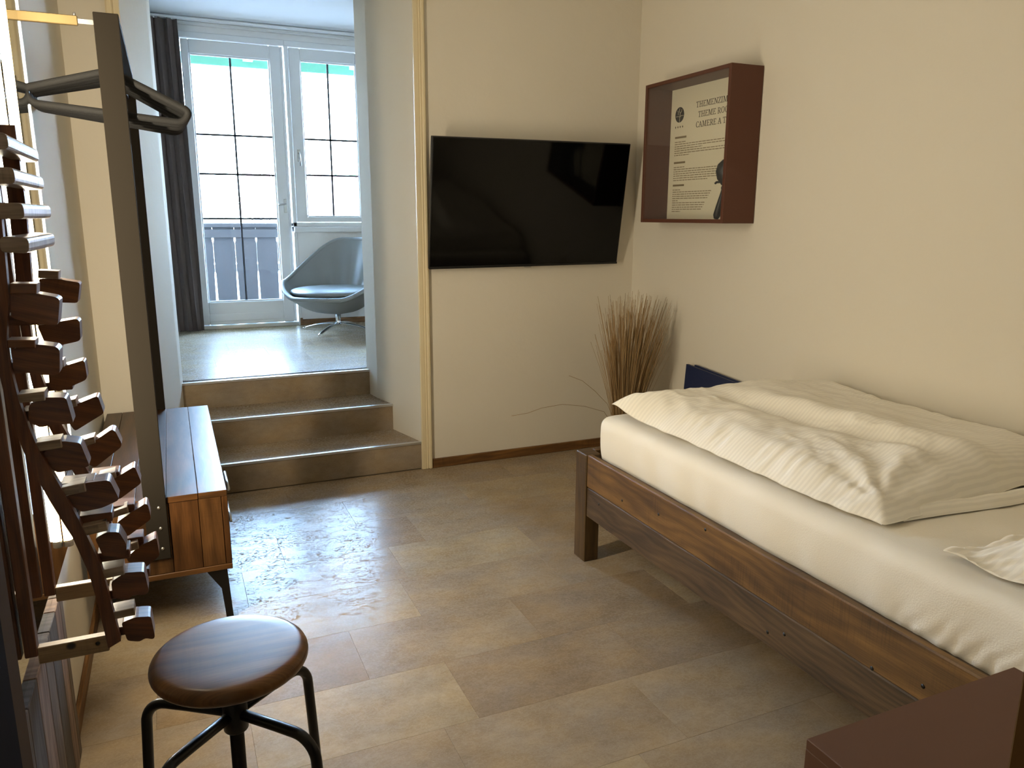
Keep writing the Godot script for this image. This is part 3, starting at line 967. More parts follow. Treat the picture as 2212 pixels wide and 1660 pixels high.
func build_duvet() -> void:
	var a := noise(401, 1.0, 3)
	var b := noise(402, 1.0, 2)
	var top := 0.697
	# outline in plan: left edge, far edge, right edge, near edge
	var plan := func(u: float, v: float) -> Vector2:
		# u across the bed from the room side (0) to the wall (1); v from the foot (0) to the head (1)
		var left := 1.735 + 0.05 * v + 0.022 * sin(v * 5.0 + 0.6) + 0.012 * a.get_noise_2d(v * 7.0, 1.0)
		left -= 0.035 * exp(-v * 9.0)
		var right := 2.795
		var far := -2.80 + 0.06 * u
		var near := -1.455 + 0.03 * sin(u * 4.0 + 2.0) + 0.015 * a.get_noise_2d(u * 5.0, 5.0)
		return Vector2(lerpf(left, right, u), lerpf(far, near, v))
	var thick := func(u: float, v: float) -> float:
		var e: float = minf(min(u * 1.05, (1.0 - u) * 1.6 + 0.06), minf(v * 1.3, (1.0 - v) * 1.3))
		var t: float = 1.0 - pow(1.0 - clampf(e / 0.17, 0.0, 1.0), 2.2)
		var p: Vector2 = plan.call(u, v)
		var hgt := 0.072 + 0.040 * exp(-pow((u - 0.5) / 0.35, 2.0)) + 0.022 * exp(-pow(v / 0.3, 2.0))
		hgt += 0.020 * a.get_noise_2d(p.x * 2.6, p.y * 2.2)
		# long soft folds that run towards the near room-side corner
		var q := p - Vector2(1.82, -1.47)
		var ang := atan2(-q.y, q.x)
		var rr := q.length()
		var fold := sin(ang * 13.0 + 2.0 * b.get_noise_2d(p.x * 2.0, p.y * 2.0))
		hgt += 0.010 * fold * exp(-pow((rr - 0.28) / 0.26, 2.0))
		# a valley along the bed
		hgt -= 0.030 * exp(-pow((u - 0.30 - 0.16 * v) / 0.045, 2.0)) * smoothstep(0.1, 0.3, v) * (1.0 - smoothstep(0.8, 0.95, v))
		hgt += 0.018 * exp(-pow((u - 0.40 - 0.16 * v) / 0.05, 2.0)) * smoothstep(0.05, 0.3, v)
		# fine gathers at the room-side seam
		hgt += 0.0075 * sin(p.y * 88.0 + 5.0 * b.get_noise_2d(p.y * 6.0, 2.0) + u * 16.0) * exp(-pow((u - 0.06) / 0.055, 2.0)) * (0.6 + 0.8 * absf(a.get_noise_2d(p.y * 5.0, 4.0)))
		hgt += 0.004 * b.get_noise_2d(p.x * 11.0, p.y * 11.0)
		# crumple lines
		var cr := absf(a.get_noise_2d(p.x * 4.5 + 20.0, p.y * 3.2))
		hgt += 0.006 * (1.0 - smoothstep(0.0, 0.2, cr)) * smoothstep(-0.2, 0.4, b.get_noise_2d(p.x * 1.7 + 4.0, p.y * 1.7))
		return hgt * t
	var topf := func(u: float, v: float) -> Vector3:
		var p: Vector2 = plan.call(u, v)
		var lift := 0.045 * exp(-pow(v / 0.09, 2.0)) * exp(-pow(u / 0.16, 2.0))
		return Vector3(p.x, top + 0.012 + lift + thick.call(u, v), p.y)
	var botf := func(u: float, v: float) -> Vector3:
		var p: Vector2 = plan.call(u, v)
		var lift := 0.045 * exp(-pow(v / 0.09, 2.0)) * exp(-pow(u / 0.16, 2.0))
		var e: float = minf(min(u, 1.0 - u), minf(v, 1.0 - v))
		return Vector3(p.x, top + lift + 0.010 * exp(-e * 30.0), p.y)
	var uvf := func(u: float, v: float) -> Vector2:
		return Vector2(u * 4.0, v * 1.36 / 0.068)
	var st := ST(true)
	grid(st, 110, 130, topf, true, uvf)
	grid(st, 60, 70, botf, false, uvf)
	# rounded rim that closes the four sides
	var edge := func(side: int) -> Callable:
		return func(s: float, t: float) -> Vector3:
			var u := s
			var v := 0.0
			if side == 1: v = 1.0
			elif side == 2: u = 0.0; v = s
			elif side == 3: u = 1.0; v = s
			var p0: Vector3 = botf.call(u, v)
			var p1: Vector3 = topf.call(u, v)
			var out := Vector3(0, 0, -1)
			if side == 1: out = Vector3(0, 0, 1)
			elif side == 2: out = Vector3(-1, 0, 0)
			elif side == 3: out = Vector3(1, 0, 0)
			return p0.lerp(p1, t) + out * 0.004 * sin(t * PI)
	for k in 4:
		grid(st, 110, 4, edge.call(k), k == 0 or k == 3, func(s: float, t: float) -> Vector2: return Vector2(s * 16.0, 0.1 * t))
	var d := obj("duvet", st, M.duvet)
	meta(d, "white striped duvet spread loosely over the bed", "duvet")
	# second layer of the duvet turned under at the near edge
	st = ST(true)
	var fold := func(u: float, v: float) -> Vector3:
		var x := lerpf(1.86, 2.79, u)
		var a2 := v * PI
		var y := 0.701 + 0.022 * sin(a2) * (1.0 + 0.3 * a.get_noise_2d(x * 8.0, 2.0))
		return Vector3(x, y, -1.50 + 0.085 * v + 0.02 * sin(x * 6.0))
	grid(st, 60, 12, fold, true, func(u: float, v: float) -> Vector2: return Vector2(u * 4.0, v * 1.2))
	obj("underside_fold", st, M.duvet, d)

func build_pillow() -> void:
	var n := noise(501, 1.0, 2)
	var c := Vector3(2.16, 0.70, -0.985)
	var hx := 0.40
	var hz := 0.25
	var p := func(u: float, v: float, s: float) -> Vector3:
		var x := lerpf(-1.0, 1.0, u)
		var z := lerpf(-1.0, 1.0, v)
		var fx := 1.0 - 0.05 * (1.0 - z * z)
		var fz := 1.0 - 0.05 * (1.0 - x * x)
		var ex: float = clampf((1.0 - absf(x)) * hx / 0.05, 0.0, 1.0)
		var ez: float = clampf((1.0 - absf(z)) * hz / 0.05, 0.0, 1.0)
		var ix: float = clampf((1.0 - absf(x) - 0.10) / 0.75, 0.0, 1.0)
		var iz: float = clampf((1.0 - absf(z) - 0.14) / 0.75, 0.0, 1.0)
		var h := 0.115 * pow(ix, 0.55) * pow(iz, 0.55)
		h += 0.006 * n.get_noise_2d(x * 5.0, z * 5.0) * minf(ix, iz) * 4.0
		h += 0.004 * sin((x - z) * 34.0 + 3.0 * n.get_noise_2d(x * 3.0, z * 3.0)) * exp(-pow((minf(ix, iz) - 0.05) / 0.08, 2.0))
		var lift := 0.008 + 0.008 * sin(x * 11.0 + z * 7.0) * (1.0 - minf(ex, ez))
		return c + Vector3(x * hx * fx, lift + (h * 0.86 + 0.004 if s > 0 else 0.0), z * hz * fz)
	var st := ST(true)
	var uvf := func(u: float, v: float) -> Vector2: return Vector2(u * 2.0, v * 6.0)
	grid(st, 70, 60, func(u: float, v: float) -> Vector3: return p.call(u, v, 1.0), true, uvf)
	grid(st, 70, 60, func(u: float, v: float) -> Vector3: return p.call(u, v, -1.0), false, uvf)
	for k in 4:
		var e := func(s: float, t: float) -> Vector3:
			var u := s
			var v := 0.0
			if k == 1: v = 1.0
			elif k == 2: u = 0.0; v = s
			elif k == 3: u = 1.0; v = s
			return (p.call(u, v, -1.0) as Vector3).lerp(p.call(u, v, 1.0), t)
		grid(st, 70, 1, e, k == 0 or k == 3)
	var o := obj("pillow", st, M.duvet)
	meta(o, "white striped pillow with a flat hem at the head of the bed", "pillow")

# ---------------------------------------------------------------- low cabinet and clothes rack
func build_cabinet() -> void:
	var x0 := XL + 0.016
	var x1 := 0.128
	var z0 := -4.405
	var z1 := -2.96
	var c := thing("low_cabinet", "low reclaimed wood cabinet on black metal legs below the clothes rack", "cabinet", Vector3.ZERO)
	var seams := [x0, -0.29, -0.187, -0.082, 0.026, x1]
	var ms := [M.cab_b, M.cab, M.cab_b, M.cab_c, M.cab]
	for k in 5:
		span("top_plank", Vector3(seams[k] + 0.0008, 0.511, z0), Vector3(seams[k + 1] - 0.0008, 0.535, z1 + 0.002), ms[k], c, 0.0015, 2, roff())
	# near end: upright planks between top and bottom boards
	var es := [x0, -0.19, -0.078, 0.025, 0.106]
	for k in 4:
		span("end_plank", Vector3(es[k] + 0.0008, 0.236, z1 - 0.022), Vector3(es[k + 1] - 0.0008, 0.510, z1), [M.cab, M.cab_b, M.cab_c, M.cab][k], c, 0.0015, 1, roff())
	span("corner_post", Vector3(0.107, 0.236, z1 - 0.03), Vector3(x1, 0.510, z1 + 0.001), M.cab_c, c, 0.002, 1, roff())
	span("bottom_board", Vector3(x0, 0.213, z0), Vector3(x1, 0.235, z1 + 0.002), M.cab, c, 0.002, 0, roff())
	span("end_panel", Vector3(x0, 0.236, z0), Vector3(x1, 0.510, z0 + 0.02), M.cab_c, c, 0.002, 1, roff())
	span("back_panel", Vector3(x0, 0.236, z0 + 0.02), Vector3(x0 + 0.012, 0.510, z1 - 0.023), M.cab_c, c, 0.0, 2, roff())
	# drawers on the front, handles as bars
	for row in 2:
		var ya := 0.24 + row * 0.136
		var d := span("drawer", Vector3(x1 - 0.022, ya, z0 + 0.022), Vector3(x1 - 0.001, ya + 0.131, z1 - 0.032), M.cab if row == 0 else M.cab_c, c, 0.002, 2, roff())
		var st := ST(true)
		var hz := -3.46 + 0.03 * row
		var hy := 0.262 if row == 0 else 0.415
		tube(st, PackedVector3Array([Vector3(x1 + 0.022, hy, hz - 0.12), Vector3(x1 + 0.022, hy, hz + 0.12)]), 0.007, 10)
		for e in [-0.10, 0.10]:
			tube(st, PackedVector3Array([Vector3(x1 - 0.003, hy, hz + e), Vector3(x1 + 0.022, hy, hz + e)]), 0.0045, 8)
		obj("handle", st, M.steel, d)
	# tapered black legs
	for e in [[x1 - 0.012, z1 - 0.035, -1.0], [x1 - 0.012, z0 + 0.03, -1.0], [x0 + 0.03, z1 - 0.035, 1.0], [x0 + 0.03, z0 + 0.03, 1.0]]:
		var st := ST()
		var s: float = e[2]
		var X: float = e[0]
		prism(st, PackedVector2Array([Vector2(X + s * 0.085, 0.212), Vector2(X + s * 0.008, 0.212), Vector2(X + s * -0.002, 0.0), Vector2(X + s * 0.024, 0.0), Vector2(X + s * 0.034, 0.13)]), 2, e[1] - 0.02, e[1] + 0.02)
		obj("leg", st, M.black_metal, c)

func build_rack() -> void:
	var r := thing("clothes_rack", "dark bronze flat-bar clothes rack standing up from the cabinet end", "clothes rack", Vector3.ZERO)
	var z1 := -2.957
	span("post", Vector3(-0.158, 0.30, z1), Vector3(-0.084, 2.18, z1 + 0.012), M.post, r, 0.002)
	span("post", Vector3(-0.158, 0.536, -4.40), Vector3(-0.084, 2.18, -4.388), M.post, r, 0.002)
	span("top_bar", Vector3(-0.158, 2.168, -4.388), Vector3(-0.084, 2.18, z1), M.post, r, 0.002)
	span("hanging_rod", Vector3(-0.128, 2.10, -4.387), Vector3(-0.114, 2.125, z1 - 0.001), M.post, r, 0.003)
	for k in 3:
		var st := ST(true)
		lathe(st, PackedVector2Array([Vector2(0.006, 0), Vector2(0.0055, 0.003), Vector2(0.003, 0.0045), Vector2(0, 0.005)]), Vector3.ZERO, 10)
		var s := obj("screw", st, M.steel, r)
		s.rotation.x = PI / 2
		s.position = Vector3(-0.110, 0.503 - 0.08 * k, z1 + 0.0115)
	# stay to the wall
	span("wall_stay", Vector3(XL, 2.143, -3.0), Vector3(-0.205, 2.172, -2.985), M.brass, r, 0.002, 0)
	span("wall_stay_rod", Vector3(-0.206, 2.149, -2.998), Vector3(-0.157, 2.165, -2.987), M.steel, r, 0.002, 0)
	var st := ST(true)
	tube(st, PackedVector3Array([Vector3(-0.213, 2.170, -2.992), Vector3(-0.213, 2.182, -2.992)]), 0.004, 8)
	obj("set_screw", st, M.steel, r)
	# hangers
	var proto := make_hanger()
	var zs := [-2.995, -3.06, -3.125, -3.19, -3.255]
	var turn := [0.0, -0.03, 0.02, -0.02, 0.03]
	for k in 5:
		var h := proto
		if k > 0:
			h = proto.duplicate()
			h.name = numbered("clothes_hanger")
			add_child(h)
		h.set_meta("label", "black rope-wrapped clothes hanger, %s behind the rack's front post" % ["first", "second", "third", "fourth", "fifth"][k])
		h.position = Vector3(-0.118, 2.125, zs[k])
		h.rotation = Vector3(0, turn[k], [-0.09, -0.10, -0.115, -0.125, -0.14][k])

func make_hanger() -> Node3D:
	var h := thing("clothes_hanger", "black rope-wrapped clothes hanger on the bronze rack", "hanger", Vector3.ZERO, "rope-wrapped hangers on the rack")
	var st := ST(true)
	var hook := PackedVector3Array()
	for k in 13:
		var a := lerpf(-0.5, PI + 0.1, k / 12.0)
		hook.append(Vector3(0.022 * cos(a), -0.002 + 0.022 * sin(a) - 0.012, 0))
	hook.append(Vector3(-0.018, -0.045, 0))
	hook.append(Vector3(0.0, -0.07, 0))
	hook.append(Vector3(0.0, -0.125, 0))
	tube(st, hook, 0.0055, 8)
	obj("hook", st, M.black, h)
	st = ST(true)
	# rounded triangle
	var poly := PackedVector2Array([Vector2(0.0, -0.112), Vector2(0.246, -0.205), Vector2(0.225, -0.246), Vector2(-0.225, -0.246), Vector2(-0.246, -0.205)])
	var rp := round_poly(poly, 0.022, 5)
	var pts := PackedVector3Array()
	for k in rp.size():
		var p := rp[k]
		var q := rp[(k + 1) % rp.size()]
		var n := int(maxf(1.0, p.distance_to(q) / 0.03))
		for j in n:
			var m := p.lerp(q, float(j) / n)
			pts.append(Vector3(m.x, m.y, 0))
	tube(st, pts, 0.0115, 12, true)
	obj("shoulder_loop", st, M.rope, h)
	st = ST(true)
	tube(st, PackedVector3Array([Vector3(0, -0.085, 0), Vector3(0, -0.128, 0)]), 0.012, 10)
	obj("binding", st, M.rope, h)
	st = ST(true)
	tube(st, PackedVector3Array([Vector3(-0.012, -0.10, 0), Vector3(0.012, -0.10, 0)]), 0.0135, 10)
	obj("metal_clip", st, M.chrome, h)
	return h

# ---------------------------------------------------------------- mirror with a light tube
func build_mirror() -> void:
	var m := thing("wall_mirror", "tall frameless mirror on the left wall behind the slatted rack", "mirror", Vector3(XL, 0.52, -2.25))
	box("backing", Vector3(0.004, 0.95, 0), Vector3(0.008, 1.9, 1.49), M.tv_body, m)
	box("mirror_glass", Vector3(0.0095, 0.95, 0), Vector3(0.003, 1.9, 1.50), M.mirror, m)
	box("edge_strip", Vector3(0.008, 0.95, -0.752), Vector3(0.016, 1.9, 0.004), M.alu, m, 0.001)
	box("edge_strip", Vector3(0.008, 0.95, 0.752), Vector3(0.016, 1.9, 0.004), M.alu, m, 0.001)
	var x := -0.3545
	var z := -2.568
	var y0 := 0.555
	var y1 := 2.36
	var l := thing("tube_lamp", "glowing vertical light tube on the mirror beside the clothes rack", "lamp", Vector3(x, y0, z))
	var st := ST(true)
	tube(st, PackedVector3Array([Vector3(0, 0.012, 0), Vector3(0, y1 - y0 - 0.012, 0)]), 0.0125, 16)
	obj("light_tube", st, M.tube, l)
	for y in [0.0, y1 - y0 - 0.02]:
		st = ST(true)
		tube(st, PackedVector3Array([Vector3(0, y, 0), Vector3(0, y + 0.02, 0)]), 0.0135, 16)
		obj("end_cap", st, M.steel, l)
	for s in [-1.0, 1.0]:
		var a := AreaLight3D.new()
		a.name = "tube_light"
		l.add_child(a, true)
		a.set("area_size", Vector2(0.024, y1 - y0 - 0.05))
		a.light_color = Color(1.0, 0.94, 0.825)
		a.light_energy = 1.9
		a.shadow_enabled = true
		a.set("area_range", 12.0)
		a.set("area_attenuation", 2.0)
		a.position = Vector3(0.0155, (y1 - y0) / 2.0, s * 0.012)
		# an area light shines along its own -z
		var dir := Vector3(0.75, 0, s * 0.66).normalized()
		a.basis = Basis.looking_at(dir, Vector3.UP)

# ---------------------------------------------------------------- slatted rack of blocks on the left wall
func from_px(x: float, y: float, z: float) -> Vector3:
	# direction through a pixel of the 2212 x 1660 picture, met with the plane at depth z
	var f := 1660.6565
	var cam := get_node("camera") as Camera3D
	var b := cam.transform.basis
	var v := b.x * ((x - 1106.0) / f) - b.y * ((y - 830.0) / f) - b.z
	return cam.transform.origin + v * (z / v.z)

func px_poly(pts: Array, z: float) -> PackedVector2Array:
	var out := PackedVector2Array()
	for p in pts:
		var q := from_px(p[0], p[1], z)
		out.append(Vector2(q.x, q.y))
	return out

func build_slat_rack() -> void:
	# weathered boards on the wall below the mirror
	var w := thing("weathered_board_panel", "panel of grey weathered boards low on the left wall", "wall panel", Vector3(XL, 0, 0))
	var zb := [-2.335, -2.285, -2.20, -2.09, -1.99, -1.87, -1.75, -1.63, -1.50]
	for k in 8:
		box("board", Vector3(0.015, 0.26, (zb[k] + zb[k + 1]) / 2.0), Vector3(0.02, 0.515, zb[k + 1] - zb[k] - 0.003), [M.weathered, M.weathered_b, M.weathered_c][(k * 2) % 3], w, 0.002, 1, roff())
	var r := thing("slatted_wall_rack", "curved walnut wall rack of slats and paired tapered blocks", "rack", Vector3.ZERO)
	var zn := -1.84
	var zf := -2.15
	# rails: the curved profile, right edge then left edge
	var right := [[-0.298, 1.75], [-0.297, 1.568], [-0.304, 1.388], [-0.313, 1.332], [-0.319, 1.29], [-0.319, 1.251], [-0.316, 1.22], [-0.311, 1.17], [-0.299, 1.108], [-0.287, 1.059], [-0.266, 1.001], [-0.246, 0.943], [-0.230, 0.893], [-0.217, 0.849], [-0.197, 0.777], [-0.186, 0.682], [-0.175, 0.585]]
	var left := [[-0.202, 0.572], [-0.214, 0.697], [-0.223, 0.765], [-0.246, 0.856], [-0.258, 0.886], [-0.285, 0.960], [-0.315, 1.060], [-0.331, 1.139], [-0.338, 1.22], [-0.340, 1.30], [-0.337, 1.388], [-0.331, 1.568], [-0.332, 1.75]]
	for z in [zn, zf]:
		var poly := PackedVector2Array()
		for p in right: poly.append(Vector2(p[0], p[1]))
		for p in left: poly.append(Vector2(p[0], p[1]))
		var st := ST()
		prism(st, poly, 2, z, z - 0.024, 0.0015, roff(), PI / 2)
		obj("curved_rail", st, M.walnut, r)
		span("upright", Vector3(-0.366, 0.585, z - 0.03), Vector3(-0.341, 1.75, z), M.walnut, r, 0.002, 1, roff())
		span("foot_bar", Vector3(-0.341, 0.565, z - 0.024), Vector3(-0.200, 0.605, z - 0.001), M.beech, r, 0.002, 0, roff())
		var st2 := ST(true)
		lathe(st2, PackedVector2Array([Vector2(0.005, 0), Vector2(0.0045, 0.002), Vector2(0, 0.003)]), Vector3.ZERO, 8)
		var s := obj("screw", st2, M.black, r)
		s.rotation.x = PI / 2
		s.position = Vector3(-0.222, 0.590, z)
	# four full-width slats at the top
	var ends := [[-0.270, 1.690, 0.05], [-0.266, 1.625, 0.03], [-0.258, 1.557, 0.0], [-0.257, 1.490, -0.06]]
	for k in 4:
		var e: Array = ends[k]
		var st := ST()
		var c := Vector2(e[0] - 0.025, e[1])
		var q := PackedVector2Array()
		for p in [[-0.025, -0.016], [0.025, -0.016], [0.025, 0.016], [-0.025, 0.016]]:
			q.append(c + Vector2(p[0], p[1]).rotated(e[2]))
		prism(st, round_poly(q, 0.011, 4), 2, zn + 0.001, -2.245, 0.001, roff())
		obj("slat", st, M.ash, r)
	# blocks: near column and far column; corners read off the picture on the plane of the block's face
	var near := [
		[[[21, 613], [79, 613], [79, 635], [21, 635]], [[24, 634], [82, 635], [121, 642], [129, 648], [125, 703], [72, 700], [24, 687]]],
		[[[15, 735], [76, 735], [76, 752], [15, 752]], [[28, 753], [80, 744], [121, 749], [129, 757], [129, 808], [115, 811], [82, 810], [28, 802]]],
		[[[38, 853], [96, 846], [97, 866], [40, 872]], [[62, 876], [95, 859], [135, 859], [143, 861], [158, 912], [156, 916], [118, 918], [85, 924], [62, 912]]],
		[[[73, 958], [131, 949], [134, 968], [77, 978]], [[93, 980], [133, 953], [168, 957], [174, 959], [194, 1008], [168, 1013], [124, 1022], [99, 1005]]],
		[[[124, 1056], [182, 1044], [186, 1063], [130, 1075]], [[145, 1073], [183, 1044], [232, 1038], [239, 1042], [257, 1078], [253, 1083], [220, 1098], [176, 1107], [151, 1090]]],
		[[[176, 1139], [229, 1128], [233, 1147], [180, 1160]], [[205, 1164], [230, 1150], [257, 1150], [273, 1176], [273, 1193], [269, 1205], [222, 1201]]],
		[[[217, 1234], [266, 1223], [269, 1242], [220, 1253]], [[240, 1258], [269, 1238], [312, 1235], [322, 1279], [314, 1286], [285, 1285], [281, 1297], [244, 1293]]],
		[[[242, 1324], [289, 1314], [292, 1330], [244, 1340]], [[262, 1346], [293, 1334], [326, 1332], [335, 1377], [330, 1382], [314, 1379], [302, 1387], [275, 1385]]]]
	var far := [
		[[[82, 584], [126, 586], [126, 603], [82, 601]], [[84, 602], [123, 603], [173, 611], [168, 655], [131, 654], [84, 630]]],
		[[[78, 690], [120, 684], [122, 698], [80, 704]], [[80, 703], [129, 695], [166, 689], [172, 695], [174, 734], [168, 738], [123, 748], [98, 744]]],
		[[[94, 790], [136, 778], [139, 793], [98, 806]], [[105, 805], [131, 794], [178, 779], [183, 782], [188, 816], [184, 822], [127, 847], [107, 837]]],
		[[[126, 872], [163, 862], [166, 878], [130, 890]], [[140, 884], [154, 878], [207, 857], [212, 858], [224, 891], [222, 895], [162, 932], [150, 916]]],
		[[[162, 956], [203, 944], [206, 958], [166, 971]], [[176, 974], [183, 968], [241, 928], [249, 932], [263, 959], [261, 967], [205, 1011], [190, 1003]]],
		[[[203, 1032], [248, 1020], [251, 1033], [208, 1046]], [[224, 1050], [235, 1042], [289, 1009], [293, 1013], [305, 1042], [302, 1047], [257, 1080], [236, 1066]]],
		[[[238, 1108], [274, 1096], [278, 1109], [243, 1121]], [[252, 1130], [261, 1123], [314, 1088], [320, 1092], [326, 1119], [324, 1124], [275, 1160], [262, 1145]]],
		[[[262, 1182], [297, 1171], [300, 1186], [266, 1198]], [[272, 1206], [300, 1182], [338, 1162], [345, 1201], [314, 1227], [302, 1228], [277, 1214]]]]
	for col in 2:
		var list: Array = near if col == 0 else far
		var z := (zn - 0.004) if col == 0 else (-2.155)
		for k in list.size():
			var st := ST()
			prism(st, px_poly(list[k][0], z), 2, z, z - 0.05, 0.0015, roff())
			obj("spacer", st, M.ash if k > 1 or col == 1 else M.walnut_b, r)
			st = ST()
			var bz := z - 0.012
			var bp := round_poly(px_poly(list[k][1], bz), 0.006, 2)
			prism(st, bp, 2, bz, bz - 0.055, 0.0, roff(), -0.3)
			obj("block", st, M.walnut_b if col == 1 else M.walnut, r)
	# stub slats that tie blocks and rails together
	for col in 2:
		var z: float = zn - 0.026 if col == 0 else zf - 0.026
		var ys := [[-0.300, 1.335], [-0.302, 1.235], [-0.288, 1.13], [-0.264, 1.045], [-0.232, 0.96], [-0.205, 0.88], [-0.178, 0.785], [-0.165, 0.69], [-0.158, 0.595]]
		for e in ys:
			box("stub_slat", Vector3(e[0] + 0.006, e[1], z - 0.03), Vector3(0.066, 0.022, 0.06), M.walnut, r, 0.002, 0, roff())

# ---------------------------------------------------------------- television
func build_tv() -> void:
	var t := thing("television", "wall-mounted black flat television tilted downwards", "television", Vector3(2.038, 1.617, -4.315))
	t.rotation = Vector3(atan2(0.13, 0.742), 0.0, 0.006)
	var w := 1.285
	var h := 0.752
	box("case", Vector3(0, 0, -0.022), Vector3(w, h, 0.036), M.tv_body, t, 0.003)
	box("screen", Vector3(0, 0.004, -0.003), Vector3(w - 0.012, h - 0.022, 0.004), M.screen, t, 0.001)
	box("bottom_bezel", Vector3(0, -h / 2 + 0.006, -0.002), Vector3(w, 0.012, 0.006), M.tv_body, t, 0.001)
	box("badge", Vector3(0, -h / 2 - 0.004, -0.006), Vector3(0.05, 0.010, 0.010), M.steel, t, 0.002)
	box("back_cover", Vector3(0, -0.08, -0.050), Vector3(w * 0.55, h * 0.5, 0.03), M.tv_body, t, 0.006)
	var b := thing("television_bracket", "black steel wall bracket behind the television", "bracket", Vector3(2.038, 1.72, FZ))
	box("wall_plate", Vector3(0, 0, 0.006), Vector3(0.42, 0.22, 0.012), M.black_metal, b, 0.002)
	box("arm", Vector3(-0.12, 0.0, 0.022), Vector3(0.03, 0.10, 0.02), M.black_metal, b, 0.002)
	box("arm", Vector3(0.12, 0.0, 0.022), Vector3(0.03, 0.10, 0.02), M.black_metal, b, 0.002)

# ---------------------------------------------------------------- display box on the right wall
func letters(parent: Node, text: String, size_m: float, at: Vector3, m: Material, font_name := "Droid Serif") -> void:
	var tm := TextMesh.new()
	var f := SystemFont.new()
	f.font_names = PackedStringArray([font_name])
	tm.font = f
	tm.text = text
	tm.font_size = 64
	tm.pixel_size = size_m / 64.0
	tm.depth = 0.0006
	tm.horizontal_alignment = HORIZONTAL_ALIGNMENT_CENTER
	var o := MeshInstance3D.new()
	o.name = "lettering"
	o.mesh = tm
	o.material_override = m
	parent.add_child(o, true)
	o.rotation.y = -PI / 2
	o.position = at

